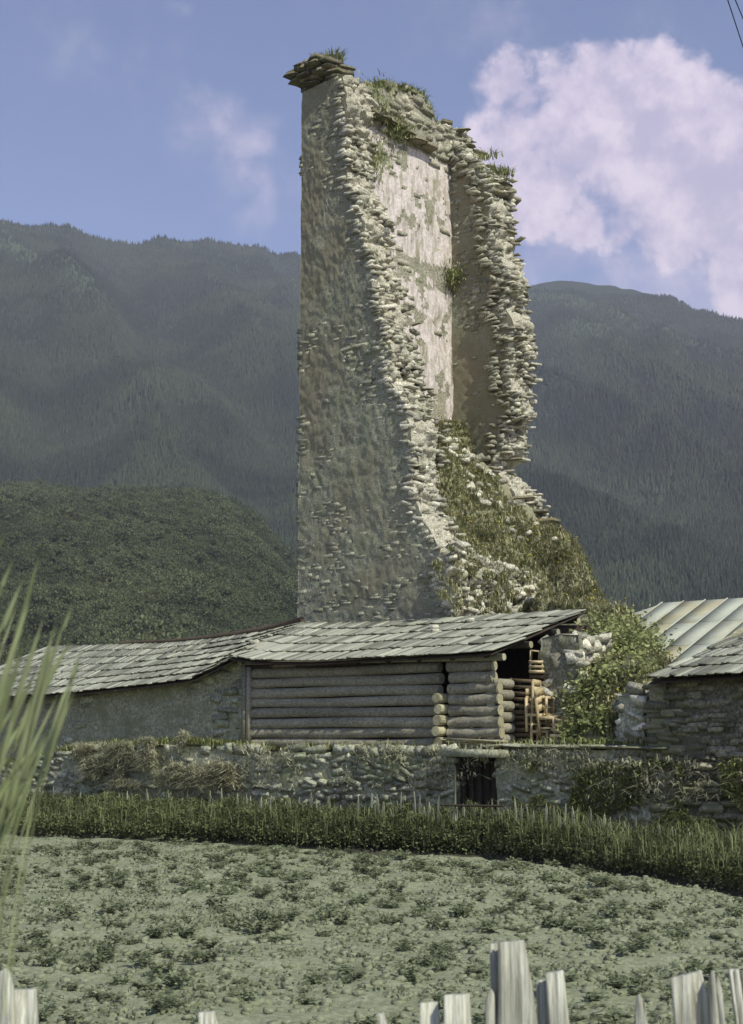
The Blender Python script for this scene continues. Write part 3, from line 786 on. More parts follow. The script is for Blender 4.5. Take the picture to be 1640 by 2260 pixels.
# ------------------------------------------------------------------ debris mound in and beside the tower
def pa(x, y, D): p = at(x, y, D) - C0; return (float(p @ TU), float(p @ TV), float(p[2]))
anch = [(5.9, .5, 3.9), (5.95, 1.3, 4.1), (6., 2.1, 4.3), (6.1, 2.9, 4.6), (6.8, 1.5, 3.7), (6.9, 2.6, 4.2), (6.3, -1, 3.0), (7., .5, 3.4), (-1, 9, 2), (4, 9, 2.5)]
for x, y, b_ in [(1012, 935, 5.4), (1060, 1010, 5.4), (1100, 1060, 5.4), (1150, 1115, 5.4), (1205, 1172, 5.4), (985, 1000, 3), (1040, 1100, 3.2), (1110, 1175, 3.2), (1160, 1250, 3.2), (985, 1130, 1.3), (1010, 1190, 1.3), (1060, 1225, 1.3), (1225, 1200, 5.8)]:
    a_, z_ = t_on_b(x, y, b_); anch.append((a_, b_, z_))
for x, y, d0 in [(1235, 1215, 41), (1280, 1292, 39), (1330, 1352, 37), (1390, 1400, 35), (1438, 1450, 33.2), (1432, 1500, 31.6), (1400, 1525, 30.9), (1350, 1545, 30.8), (1300, 1570, 30.8), (1300, 1625, 30.35), (1350, 1628, 30.35), (1290, 1480, 32.4), (1340, 1460, 32.2),
                 (1400, 1455, 32.2), (1290, 1400, 34.5), (1330, 1390, 35.2), (1250, 1390, 34.6), (1240, 1330, 37), (1200, 1260, 38.8), (1290, 1350, 37.2),
                 (1470, 1590, 31.5), (1500, 1590, 34), (1490, 1580, 37), (1440, 1560, 40), (1380, 1530, 43), (1330, 1500, 45), (1560, 1600, 36), (1280, 1500, 47)]:
    p_ = vp(x, y, d0) - C0; anch.append((float(p_ @ TU), float(p_ @ TV), float(p_[2])))
AN = np.array(anch)
def mound_z(a, b):
    d2 = (a[..., None]-AN[:, 0])**2 + (b[..., None]-AN[:, 1])**2
    w = 1/(d2+.12)**2.2
    return (w*AN[:, 2]).sum(-1)/w.sum(-1)
aa = np.linspace(.7, 17, 210); bb_ = np.linspace(-7, 9.5, 220)
GA, GB = np.meshgrid(aa, bb_)
GZ = mound_z(GA, GB) + (fbm(np.stack([GA*1.3, GB*1.3, GA*0], -1), 5, 6, .6)-.5)*.6
inside = (GA < 5.6) & (GB < .8)
GZ = np.where(inside, 1.0, GZ)
# keep clear of the shed interior
MVv = C0 + GA[..., None]*TU + GB[..., None]*TV
rel = MVv - np.array([0, 0, 0])
du_ = (MVv[..., 0]*U[0] + (MVv[..., 1]-30.3)*U[1]); dv_ = (MVv[..., 0]*V_[0] + (MVv[..., 1]-30.3)*V_[1])
shedzone = (dv_ < 4.6) & (du_ < 4.5)
GZ = np.where(dv_ < 4.6, np.minimum(GZ, 1.85 + np.clip(du_-4.45, 0, 9)*4.5), GZ)
GZ = np.minimum(GZ, 1.75 + np.clip(dv_-.12, 0, 9)*2.8)
GZ = np.where(dv_ < 3.5, np.minimum(GZ, 1.9 + np.clip(6.75-du_, 0, 9)*4.5), GZ)
MVv = np.concatenate([MVv[..., :2], GZ[..., None]], -1)
ii = np.arange(GA.size).reshape(GA.shape)
mf = np.stack([ii[:-1, :-1], ii[:-1, 1:], ii[1:, 1:], ii[1:, :-1]], -1).reshape(-1, 4)
mf = mf[(dv_.ravel()[mf].min(1) > .12) & (GZ.ravel()[mf].max(1) > 1.9) & (du_.ravel()[mf].max(1) < 16)]
tag(link('rubble_mound', mesh_np('rubble_mound', MVv.reshape(-1, 3), mf, M['mound'], True)), kind='structure')

def blades(name, pts, length, mat, label, cat, lean=.35, width=.02, nrm=None, curl=.3, parent=None):
    """tufts of grass: each blade a bent strip"""
    pts = np.asarray(pts); n = len(pts)
    ang = rng.uniform(0, 2*PI, n); d = np.stack([np.cos(ang), np.sin(ang), np.zeros(n)], -1)
    L = length*rng.uniform(.45, 1.2, n)[:, None]; up = np.array([0, 0, 1.])[None]
    ln = rng.uniform(0, lean, n)[:, None]; lat = np.stack([-d[:, 1], d[:, 0], d[:, 2]], -1)*width*rng.uniform(.6, 1.4, n)[:, None]
    bias = 0 if nrm is None else np.asarray(nrm)[None]*.5
    p1 = pts + (up*(1-ln*.4) + d*ln + bias)*L*.55; p2 = pts + (up*(1-ln*.9-curl*.3) + d*(ln*2+curl) + bias*1.4)*L*.9
    VV = np.stack([pts-lat, pts+lat, p1+lat*.8, p1-lat*.8, p2], 1).reshape(-1, 3)
    b0 = np.arange(n)*5
    tris = np.concatenate([np.stack([b0, b0+1, b0+2], -1), np.stack([b0, b0+2, b0+3], -1), np.stack([b0+3, b0+2, b0+4], -1)])
    cl = fbm(pts*1.7, 2, 5); tint = np.repeat(np.clip(.5*rng.random(n)+.5*cl, 0, 1), 5)
    o = link(name, mesh_np(name, VV, tris, mat, tint=tint), parent)
    tag(o, label if not parent else None, cat if not parent else None, kind='stuff'); return o
# grass on the mound
n = 210000
ga = rng.uniform(.9, 15.5, n); gb = rng.uniform(-6, 8, n)
gz = mound_z(ga, gb); cl = fbm(np.stack([ga*.9, gb*.9, ga*0], -1), 3, 55)
from math import floor
def grid_lookup(ga, gb):
    i = np.clip(((ga-aa[0])/(aa[1]-aa[0])), 0, len(aa)-1.001); j = np.clip(((gb-bb_[0])/(bb_[1]-bb_[0])), 0, len(bb_)-1.001)
    i0 = i.astype(int); j0 = j.astype(int); return GZ[j0, i0]*.25 + GZ[j0+1, i0]*.25 + GZ[j0, i0+1]*.25 + GZ[j0+1, i0+1]*.25
gz = grid_lookup(ga, gb)
gdv = (C0 + ga[:, None]*TU + gb[:, None]*TV - np.array([0, 30.3, 0])) @ V_
gx2 = rng.uniform(5.8, 7.6, 9000); gy2 = rng.uniform(.8, 5.2, 9000); ga = np.concatenate([ga, gx2]); gb = np.concatenate([gb, gy2])
gz = np.concatenate([gz, grid_lookup(gx2, gy2)]); cl = np.concatenate([cl, np.ones(9000)]); gdv = (C0 + ga[:, None]*TU + gb[:, None]*TV - np.array([0, 30.3, 0])) @ V_
keep = (gdv > .2) & (gz > 2.1) & (cl > .38)
ga, gb, gz = ga[keep], gb[keep], gz[keep]
gp = C0 + ga[:, None]*TU + gb[:, None]*TV; gp[:, 2] = gz-.02
for a_, b_, s_ in loose:
    if a_ < 1 or a_ > 6: continue
    z_ = float(grid_lookup(np.array([a_]), np.array([b_]))[0]); o = link('loose_stone', ST_MESH_PALE, tower, False); p_ = T(a_, b_, z_+.02) - np.array(tower.location)
    o.location = tuple(p_); o.scale = (s_*1.3, s_, s_*.7); o.rotation_euler = (random.random()*.6, random.random()*.6, random.random()*6)
blades('mound_grass', gp, .24, M['mound_grass'], 'long green grass covering the rubble mound beside the tower', 'grass', .5, .016)
leafmass('mound_ground_cover', gp[rng.random(len(gp)) < .30] + rng.normal(size=3)*0 + np.array([0, 0, .08]), .09, M['grass'], 'small leafed ground cover growing among the grass of the mound', 'ground cover')
sel = rng.random(len(gp)) < .25
blades('mound_dry_grass', gp[sel] + rng.normal(size=(sel.sum(), 3))*.03, .36, M['mound_straw'], 'dry straw coloured grass mixed into the mound growth', 'dry grass', .5, .014)
fl = gp[(rng.random(len(gp)) < .012)]
ff = MB()
for p in fl[:420]: ff.box(p + np.array([0, 0, .36]), (.035, .035, .03), eul(.5, random.random()*3, 0))
fo = ff.build('yellow_flowers', M['flower']); tag(fo, 'tiny yellow wildflowers dotted over the green mound', 'flowers', kind='stuff')
# tall weeds on the mound's right shoulder
pts = []
for x, y, d0, r, k in [(1378, 1412, 34.8, .6, 1500), (1425, 1445, 33.4, .5, 1400), (1395, 1430, 34.0, .55, 1300), (1345, 1440, 33.6, .55, 1000), (1300, 1430, 33.8, .5, 800), (1290, 1585, 31.0, .4, 900), (1310, 1525, 31.4, .5, 1000), (1345, 1500, 31.8, .5, 1000),
                      (1390, 1480, 32.2, .5, 1100), (1425, 1490, 32.0, .35, 700), (1330, 1390, 35.4, .5, 800), (1268, 1615, 30.7, .3, 500), (1330, 1590, 30.7, .35, 700), (1270, 1550, 31.3, .3, 400)]:
    c = vp(x, y, d0); pts.append(c + rng.normal(size=(k, 3))*r*np.array([.5, .5, .42]))
leafmass('mound_weeds', np.concatenate(pts), .10, M['grass'], 'bushy green weeds on the shoulder of the mound by the shed', 'weeds')
RUB = []
# grass on the tower tops (belongs to the tower)
tp = []
for i in range(2600):
    b = random.uniform(.9, BL-1.6); tp.append(T(random.uniform(.3, 1.0), b, float(ltop(b))+.0))
for i in range(500): tp.append(T(random.uniform(.2, 1.2), random.uniform(.1, .9), zc1-.02))
for x, y, r in [(1060, 355, .3), (1110, 385, .2)]:
    a, z = t_on_b(x, y, BL-.5)
    for i in range(200): tp.append(T(a+random.gauss(0, r), BL-.5+random.gauss(0, .2), z))
tp = np.array(tp); tp = tp[fbm(tp*1.4, 2, 9) > .42]
blades('grass_tuft', tp, .34, M['grass'], None, None, .4, .016, parent=tower)
for i in range(90):
    x = rr_.uniform(960, 1180); y = rr_.uniform(1195+max(0, (x-1000))*.45, 1372); b_, z = t_on_a(x, y, 5.85)
    tq_ = T(5.85, b_, z) + rng.normal(size=(26, 3))*.06; RUB.append(tq_)
blades('grass_tuft', np.concatenate(RUB), .22, M['mound_grass'], None, None, .7, .012, parent=tower)
tp = []
for x, y, aq, r in [(810, 360, 1.0, .4), (800, 340, 1.0, .3), (1000, 615, 1.1, .3), (1040, 625, 1.3, .35), (875, 290, 1.1, .3), (835, 600, .9, .3), (820, 230, 1.05, .5), (790, 220, 1.05, .3)]:
    b_, z = t_on_a(x, y, aq); tp.append(np.array([T(aq, b_, z)]) + rng.normal(size=(450, 3))*np.array([.35, .35, .3])*r*2)
blades('grass_tuft', np.concatenate(tp), .24, M['grass'], None, None, .6, .014, parent=tower)

# ------------------------------------------------------------------ terrace ground behind the retaining wall
def VPt(t, w, z, D0=30.0): return np.array([0, D0, 0]) + U*t + V_*w + Z*z
tv = [VPt(-22, .45, 1.96), VPt(16, .45, 1.96), VPt(16, 30, 1.96), VPt(-22, 30, 1.96)]
tb_ = [q - np.array([0, 0, 2.2]) for q in tv]
tag(link('terrace_ground', mesh_np('terrace_ground', np.array(tv+tb_), np.array([(0, 1, 2, 3), (0, 4, 5, 1), (1, 5, 6, 2), (2, 6, 7, 3), (3, 7, 4, 0)]), M['mound'])), kind='structure')

# ------------------------------------------------------------------ retaining wall with its doorway
def tz(x, y, D0=30.0):
    p = vp(x, y, D0); return float((p - np.array([0, D0, 0])) @ U), float(p[2])
rw = thing('stone_wall', 'long rough dry stone retaining wall in front of the log shed, with a dark doorway', 'wall', VPt(0, 0, 0))
tL, _ = tz(-260, 1680); tD0, _ = tz(1004, 1700); tD1, _ = tz(1096, 1700); tE, _ = tz(1432, 1700)
wt = [tz(x, y) for x, y in [(-260, 1690), (0, 1688), (45, 1684), (120, 1662), (200, 1648), (420, 1640), (560, 1652), (840, 1652), (1000, 1652), (1130, 1646), (1440, 1650)]]
wtop = lambda t: float(np.interp(t, [q[0] for q in wt], [q[1] for q in wt]))
zdoor = tz(1050, 1672)[1]
def seg(t0, t1, z0, ztf, name):
    na = max(4, int((t1-t0)/.09)); nz_ = max(3, int((ztf(t0)-z0)/.09)); a_ = np.linspace(t0, t1, na)
    A = np.repeat(a_[None], nz_, 0); ZG = z0 + np.linspace(0, 1, nz_)[:, None]*(np.array([ztf(q) for q in a_])[None]-z0)
    slab_solid(name, np.array([0, 30.0, 0]), U, -V_, A, ZG, .55, [M['wall_mortar']], rw, .08, 6, freq=3.)
seg(tL, tD0, -.2, lambda t: wtop(t)-.08, 'wall_core'); seg(tD1, tE, -.2, lambda t: wtop(t)-.06, 'wall_core')
seg(tD0-.05, tD1+.05, zdoor+.16, lambda t: wtop(t)-.04, 'wall_core')
ws = []
def kw(t, z):
    if tD0-.02 < t < tD1+.02 and z < zdoor+.1: return 0
    if z > wtop(t): return 0
    x, _ = px(VPt(t, 0, z))
    q = .75
    if x < 165: q = .95
    elif x < 480: q = .4
    elif x > 1100: q = .8
    elif 820 < x < 1000: q = .8
    return q
ws += face_stones(np.array([0, 30.0, 0]), U, -V_, tL, tE, 0.1, 2.3, .07, .2, .12, .40, (.0, .10), kw, .30, .16)
for t_ in np.arange(tD1-.1, tE, .42):       # flat capping slabs
    ws.append((VPt(t_+.2, .2, wtop(t_+.2)+.0), (random.uniform(.4, .7), .7, .07), basis(U, V_, Z) @ rj(.04), 2))
emit_stones(rw, ws, M['wall_stone'], 285)
mb = MB(); mb.box(VPt((tD0+tD1)/2+.12, -.04, zdoor+.09), (tD1-tD0+.5, .60, .15), basis(U, V_, Z) @ eul(0, .01, 0)); mb.build('lintel', M['wall_mortar'], rw)
dr = MB(); dr.box(VPt((tD0+tD1)/2, .46, zdoor/2), (tD1-tD0+.3, .06, zdoor+.3), basis(U, V_, Z)); door = dr.build('door', M['old_wood'], rw)
npk = 5
for i in range(npk):
    q = MB(); w = (tD1-tD0)/npk; q.box(VPt(tD0+w*(i+.5), .40+random.uniform(-.008, .008), zdoor/2-.05), (w*.9, .035, zdoor), basis(U, V_, Z))
    o = q.build('plank', M['old_wood'], door); o.location = (0, 0, 0)
for s in (tD0+.05, tD1-.05):
    q = MB(); q.box(VPt(s, .25, zdoor/2), (.1, .14, zdoor), basis(U, V_, Z)); q.build('door_post', M['old_wood'], rw)

# ------------------------------------------------------------------ shed with log walls
D_S = 30.45
def SP_(t, w, z): return np.array([0, D_S, 0]) + U*t + V_*w + Z*z
t0, _ = tz(556, 1600, D_S); t1, _ = tz(1106, 1600, D_S); tc1, _ = tz(985, 1600, D_S)
shed = thing('log_shed', 'low open ended shed of grey horizontal logs under a board shingle roof, below the tower', 'shed', SP_((t0+t1)/2, 2, 1.85))
zb0 = tz(800, 1653, D_S)[1]; zt0 = tz(800, 1468, D_S)[1]
nl = 8; rl_ = (zt0-zb0)/nl/2
for i in range(nl):
    z = zb0 + rl_*(2*i+1)
    hi = min(4, nl)
    e = t1 + (random.uniform(-.03, .05)) + (.12 if i == 0 else 0) - (.0 if i < 6 else .15)
    m1_ = tc1 + random.uniform(-.03, .03)
    for s0, s1, off in ((t0, m1_-.13, 0.), (m1_+.13, e, -.05)):
        q = MB(); nseg = 7; jr = rl_*random.uniform(.98, 1.10)
        pts_ = [SP_(s0+(s1-s0)*k/nseg, off+.01*math.sin(k*1.7+i), z+.012*math.sin(k+i*2)) for k in range(nseg+1)]
        q.tube(pts_, [jr*random.uniform(.95, 1.05)*(1.05-.1*(k/nseg if i % 2 else 1-k/nseg)) for k in range(nseg+1)], 12)
        o = q.build('log', M['log'], shed, True)
        o.data.polygons.foreach_set('use_smooth', [len(p.vertices) == 4 for p in o.data.polygons])
    # log of the cross wall: its sawn end faces the field
    if i < 5:
        q = MB(); q.tube([SP_(m1_, -.28-random.uniform(0, .12), z+rl_*.35), SP_(m1_, .9, z+rl_*.35)], rl_*random.uniform(.85, .98), 12); o = q.build('cross_log', M['fresh_wood'], shed)
    # pale sawn end of each front log
    q = MB(); q.tube([SP_(e, -.05, z), SP_(e+.012, -.05, z)], rl_*.96, 12); le_ = q.build('log_end', M['fresh_wood'], o); le_.location = (0, 0, 0)
    # side wall logs, short stubs beside the opening
    if i < 6:
        q = MB(); q.tube([SP_(t1-.16, -.12, z+rl_*.9), SP_(t1-.16, .62, z+rl_*.9)], rl_*.9, 10); q.build('log', M['log'], shed, True)
for s, w_ in ((t0-.12, .11), (t0+.02, .09)):
    q = MB(); q.box(SP_(s, -.12, (zb0+zt0)/2), (w_, .12, zt0-zb0+.1), basis(U, V_, Z)); q.build('post', M['log'], shed)
q = MB(); q.tube([SP_(t0-.2, .05, zt0+.06), SP_(t1-.1, .05, zt0+.10)], .10, 10); q.build('wall_plate', M['old_wood'], shed, True)

def roof_boards(root, eave, top, rows, bw, mat, name='shingle', overlap=1.5, thick=.028, maxparts=300, ragged=.03, skip=None, seed=1, skew=0.):
    """eave/top: functions s(0..1)->point. Boards lie along the slope in overlapping rows"""
    r = random.Random(seed); variants = []
    for k in range(6):
        mb = MB(); w = 1.0
        x0, x1, y0, y1 = -.5, .5, 0., 1.
        V = [(x0, y0 + r.uniform(-.03, .03), 0), (x1, y0 + r.uniform(-.03, .03), 0), (x1*.97, y1, 0), (x0*.98, y1, 0)]
        V = V + [(a, b_, 1.) for a, b_, c_ in V]
        mb.add(V, [(3, 2, 1, 0), (4, 5, 6, 7), (0, 1, 5, 4), (1, 2, 6, 5), (2, 3, 7, 6), (3, 0, 4, 7)], 0)
        variants.append(mb.mesh(name, mat))
    L0 = np.linalg.norm(eave(1.)-eave(0.)); items = []
    nb = max(4, int(L0/bw))
    for j in range(rows):
        f0 = j/rows; f1 = min(1.0, (j+overlap)/rows)
        i = 0.; ofs = r.random()
        while i < nb:
            wv = r.uniform(.75, 1.3); s = (i+wv/2)/nb; i += wv
            if s > 1: break
            if skip and skip(s, j): continue
            pe = eave(s)*(1-f0) + top(s)*f0; pt = eave(s)*(1-f1) + top(s)*f1
            if skew:
                s2 = min(1, max(0, s + skew/nb)); pt = eave(s2)*(1-f1) + top(s2)*f1
            ln = pt - pe; L = np.linalg.norm(ln); y = ln/L; s2 = min(1., s+.01); s1 = max(0., s-.01)
            x = (eave(s2)*(1-f0)+top(s2)*f0) - (eave(s1)*(1-f0)+top(s1)*f0); wid = np.linalg.norm(x)/(s2-s1)*wv/nb
            x /= np.linalg.norm(x); z = np.cross(x, y); z /= np.linalg.norm(z); y = np.cross(z, x)
            # lower end rides on the row below
            pe = pe + z*(thick*1.6 + r.uniform(0, .016)) - y*r.uniform(0, ragged*2) ; pt2 = pt
            y2 = pt2 - pe; L = np.linalg.norm(y2); y2 /= L; z2 = np.cross(x, y2); z2 /= np.linalg.norm(z2)
            tw = r.gauss(0, .03); x2 = x*math.cos(tw) + y2*math.sin(tw); 
            items.append((pe, x2*wid*1.0, y2*L*r.uniform(.96, 1.02), z2*thick*r.uniform(.7, 1.5)))
    items.sort(key=lambda q: q[0][1])
    for k, (p, x, y, z) in enumerate(items[:maxparts]):
        o = bpy.data.objects.new(name, variants[k % 6]); C.objects.link(o); o.parent = root
        Mx = Matrix((tuple(x), tuple(y), tuple(z))).transposed().to_4x4(); Mx.translation = Vector(p) - root.location
        o.matrix_local = Mx
    if len(items) > maxparts:
        mb = MB()
        for p, x, y, z in items[maxparts:]:
            V = [p-x/2, p+x/2, p+x/2+y, p-x/2+y]; V = V + [q+z for q in V]
            mb.add(V, [(3, 2, 1, 0), (4, 5, 6, 7), (0, 1, 5, 4), (1, 2, 6, 5), (2, 3, 7, 6), (3, 0, 4, 7)])
        o = mb.build(name+'_rows', mat, root); o['kind'] = 'stuff'
def polyfn(pts):
    P = np.array(pts); s = np.linspace(0, 1, len(P))
    d = np.concatenate([[0], np.cumsum(np.linalg.norm(np.diff(P, axis=0), axis=1))]); s = d/d[-1]
    return lambda q: np.array([np.interp(q, s, P[:, c]) for c in range(3)])
D_E = 29.9    # eave line stands out in front of the wall
se = polyfn([vp(x, y, D_E) for x, y in [(508, 1452), (560, 1461), (680, 1464), (800, 1457), (1000, 1448), (1086, 1441)]])
D_T = D_E + 4.2/ V_[1]
st_ = polyfn([vp(x, y, D_T) for x, y in [(668, 1376), (800, 1375), (950, 1368), (1100, 1358), (1300, 1346)]])
roof_boards(shed, se, st_, 5, .125, M['shingle'], seed=3, maxparts=250)
# roof deck, rafters and purlins
def deck(root, e, tp_, drop, name='roof_deck', n=24, mat=None):
    V = []
    for k in range(n+1):
        s = k/n
        for f in (0., 1.): 
            p = e(s)*(1-f)+tp_(s)*f; V += [p - Z*drop, p - Z*(drop+.03)]
    Fc = []
    for k in range(n):
        a = k*4; b = a+4
        Fc += [(a, b, b+2, a+2), (a+1, a+3, b+3, b+1), (a, a+1, b+1, b), (a+2, b+2, b+3, a+3)]
    Fc += [(0, 2, 3, 1), (n*4, n*4+1, n*4+3, n*4+2)]
    mb = MB(); mb.add(V, Fc); return mb.build(name, mat or M['old_wood'], root)
deck(shed, se, st_, .02)
for f in (.06, .32, .6, .9):
    p0 = se(.02)*(1-f)+st_(.02)*f; p1 = se(1.)*(1-f)+st_(1.)*f
    q = MB(); d = (p1-p0)/np.linalg.norm(p1-p0); q.tube([p0-Z*.13, p1-Z*.14+d*(.12 if f < .8 else -.05)], .075, 10); q.build('purlin', M['log'], shed, True)
    q = MB(); q.tube([p1-Z*.14+d*(.12 if f < .8 else -.05), p1-Z*.14+d*(.135 if f < .8 else -.04)], .072, 10); q.build('purlin_end', M['fresh_wood'], shed)
for s in np.linspace(.05, .97, 9):
    p0 = se(s); p1 = st_(s); q = MB(); q.tube([p0*.98+p1*.02-Z*.075, p1-Z*.075], .045, 8); q.build('rafter', M['old_wood'], shed, True)
# heavy dark beam under the right end of the roof
q = MB(); p = at(1195, 1392, 31.2); q.tube([p, p+U*1.5*.6+V_*1.0], .13, 12, jit=.1); q.build('beam', M['old_wood'], shed, True)
# back and left walls of the shed (dark boards)
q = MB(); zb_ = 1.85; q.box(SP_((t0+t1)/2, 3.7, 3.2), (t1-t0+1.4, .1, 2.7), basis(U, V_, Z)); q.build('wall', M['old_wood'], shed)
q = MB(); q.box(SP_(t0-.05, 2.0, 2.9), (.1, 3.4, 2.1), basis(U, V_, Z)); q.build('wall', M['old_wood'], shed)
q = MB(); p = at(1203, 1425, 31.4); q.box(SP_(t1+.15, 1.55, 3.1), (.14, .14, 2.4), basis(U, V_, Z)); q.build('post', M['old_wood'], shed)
# loose pale planks lying on the lowest log
for k in range(3):
    q = MB(); q.box(SP_(t1-.75+.15*k, -.16-.05*k, zb0+.14+.03*k), (1.5, .1, .03), basis(U, V_, Z) @ eul(0, .02*k, .01)); q.build('loose_plank', M['fresh_wood'], shed)
# stones lying where the two roofs meet
for x, y, s, lb in [(562, 1423, .26, 'white rounded stone lying where the two shingle roofs meet'), (958, 1392, .22, 'pale stone fallen on the shed roof near the tower foot'), (962, 1398, .18, None), (1040, 1376, .2, None), (595, 1412, .14, None)]:
    c = vp(x, y, D_E + 1.5) if x < 700 else vp(x, y, D_E+3.2)
    # drop on to the roof plane
    s_ = np.clip((x-508)/(1086-508), 0, 1); f = .5 if x < 700 else .75
    best = min(((abs(px(se(a)*(1-g)+st_(a)*g)[0]-x) + abs(px(se(a)*(1-g)+st_(a)*g)[1]-y)), a, g) for a in np.linspace(0, 1, 60) for g in np.linspace(0, 1, 30))
    c = se(best[1])*(1-best[2]) + st_(best[1])*best[2] + Z*.09
    o = link('fallen_stone', mesh_np('fallen_stone', ST[3][0]*np.array([s, s*.8, s*.55]), ST[3][1], M['pale_stone'])); o.location = tuple(c)
    tag(o, lb or {962: 'small light stone just right of another on the shed roof', 1040: 'light stone lying near the top edge of the shed roof, right of the others', 595: 'smallest stone on the shed roof, by its left end'}[x], 'stone')

# ------------------------------------------------------------------ left building
lb = thing('stone_barn', 'long low rendered stone barn with a sagging grey shingle roof, left of the log shed', 'barn', VPt(-9, 2, 1.85))
le = polyfn([vp(x, y, D_E+.1) for x, y in [(-190, 1556), (0, 1541), (150, 1533), (300, 1517), (420, 1503), (480, 1475), (532, 1448)]])
lt = polyfn([vp(x, y, D_T+.1) for x, y in [(110, 1428), (250, 1424), (380, 1420), (480, 1410), (580, 1394), (665, 1374)]])
roof_boards(lb, le, lt, 7, .125, M['shingle'], seed=5, maxparts=292, skew=-2.)
deck(lb, le, lt, .02)
# dark ridge board, standing in for the shadow of the back slope
q = MB(); pts_ = [lt(s) + Z*.06 + V_*.05 for s in np.linspace(.3, 1, 9)]; q.tube(pts_, [.05+.05*k/8 for k in range(9)], 8); q.build('ridge_shade_beam', M['old_wood'], lb, True)
D_W = 30.5
lw = [tz(x, y, D_W) for x, y in [(-200, 1552), (0, 1538), (150, 1530), (300, 1515), (420, 1498), (480, 1472), (540, 1458)]]
ltw = lambda t: float(np.interp(t, [q[0] for q in lw], [q[1] for q in lw]))
ta, tb2 = lw[0][0], tz(548, 1500, D_W)[0]
na = 160; a_ = np.linspace(ta, tb2, na); A = np.repeat(a_[None], 40, 0); ZG = 1.6 + np.linspace(0, 1, 40)[:, None]*(np.array([ltw(q) for q in a_])[None]+.02-1.6)
slab_solid('wall', np.array([0, D_W, 0]), U, -V_, A, ZG, .5, [M['render']], lb, .05, 9, freq=3.5)
q = MB(); q.box(VPt((ta+tb2)/2, 4., 3.1, D_W), (tb2-ta, .3, 2.9), basis(U, V_, Z)); q.build('wall', M['render'], lb)
q = MB(); q.box(VPt(ta+.2, 2.2, 2.6, D_W), (.4, 3.6, 1.9), basis(U, V_, Z)); q.build('wall', M['render'], lb)
tq = tz(482, 1500, D_W)[0]
ps = face_stones(np.array([0, D_W, 0]), U, -V_, tq, tb2, 1.9, 4.0, .12, .24, .18, .4, (-.03, .09), lambda t, z: .8 if z < ltw(t)-.05 else 0, .3, .1)
ps += face_stones(np.array([0, D_W, 0]), U, -V_, ta, tq, 1.9, 3.6, .12, .22, .18, .4, (-.07, .02), lambda t, z: .30 if z < ltw(t)-.15 else 0, .22, .1)
emit_stones(lb, ps, M['wall_stone'], 120)

# ------------------------------------------------------------------ masonry stub right of the shed, stone pillar
stub = thing('masonry_stub', 'pale broken stub of stone masonry between the shed gable and the grassy mound', 'wall', at(1245, 1640, 30.8)*np.array([1, 1, 0]) + Z*1.8)
Dst = 31.5
sp0, sp1 = tz(1200, 1500, Dst)[0], tz(1282, 1500, Dst)[0]
stt = [tz(x, y, Dst) for x, y in [(1200, 1408), (1240, 1400), (1285, 1402), (1300, 1440)]]; sttf = lambda t: float(np.interp(t, [q[0] for q in stt], [q[1] for q in stt]))
A = np.repeat(np.linspace(sp0, sp1, 22)[None], 40, 0); ZG = 1.8 + np.linspace(0, 1, 40)[:, None]*(np.array([sttf(q) for q in np.linspace(sp0, sp1, 22)])[None]-1.8)
slab_solid('wall_core', np.array([0, Dst, 0]), U, -V_, A, ZG, 1.2, [M['tower_stone'], M['tower_stone']], stub, .16, 12, None, 3.5, .25)
ps = face_stones(np.array([0, Dst, 0]), U, -V_, sp0, sp1, 1.9, 5, .07, .2, .12, .35, (-.1, .1), lambda t, z: .65 if z < sttf(t) else 0, .25, .3)
ps += face_stones(np.array([0, Dst, 0])+U*sp1, V_, U, 0, 1.2, 1.9, 5, .07, .2, .12, .35, (-.1, .2), lambda t, z: .95 if z < sttf(sp1) else 0, .4, .3)
emit_stones(stub, ps, M['pale_stone'], 90)
pil = thing('stone_pillar', 'crumbling pale stone pillar under the weeds, at the right end of the mound', 'pillar', VPt(tz(1400, 1640, 30.3)[0], 0, 1.85, 30.3))
q0, q1 = tz(1368, 1600, 30.2)[0], tz(1424, 1600, 30.2)[0]
zp = tz(1400, 1535, 30.2)[1]
A = np.repeat(np.linspace(q0, q1, 16)[None], 24, 0); ZG = 1.8 + np.linspace(0, 1, 24)[:, None]*(np.full(16, zp)[None]-1.8)
slab_solid('wall_core', np.array([0, 30.25, 0]), U, -V_, A, ZG, 1.6, [M['wall_stone']], pil, .12, 13, freq=2.)
ps = face_stones(np.array([0, 30.25, 0]), U, -V_, q0-.05, q1, 1.9, zp, .06, .18, .12, .34, (-.1, .08), lambda t, z: .7, .35, .2)
ps += face_stones(np.array([0, 30.25, 0])+U*q1, V_, U, 0, 1.4, 1.9, zp, .06, .18, .12, .34, (-.05, .12), lambda t, z: .85, .35, .2)
emit_stones(pil, ps, M['pale_stone'], 60)

# ------------------------------------------------------------------ right house: stone walls and board roof
rh = thing('stone_house', 'stone walled house with a ragged grey board roof, at the right edge', 'house', VPt(11, 2, 0, 30.0))
h0 = tz(1434, 1600)[0]; h1 = tz(2100, 1600)[0]
hw = [tz(x, y) for x, y in [(1434, 1507), (1640, 1496), (2100, 1470)]]; htop = lambda t: float(np.interp(t, [q[0] for q in hw], [q[1] for q in hw]))
def pw(t0_, t1_, O, du, dn, ztf, seed, nm, th_=.6, nzz=60):
    a_ = np.linspace(t0_, t1_, max(8, int((t1_-t0_)/.09))); A = np.repeat(a_[None], nzz, 0); ZG = -.2 + np.linspace(0, 1, nzz)[:, None]*(np.array([ztf(q) for q in a_])[None]+.2)
    slab_solid(nm, O, du, dn, A, ZG, th_, [M['house_stone']], rh, .09, seed, freq=3.)
pw(h0, h1, np.array([0, 30.0, 0]), U, -V_, htop, 15, 'wall')
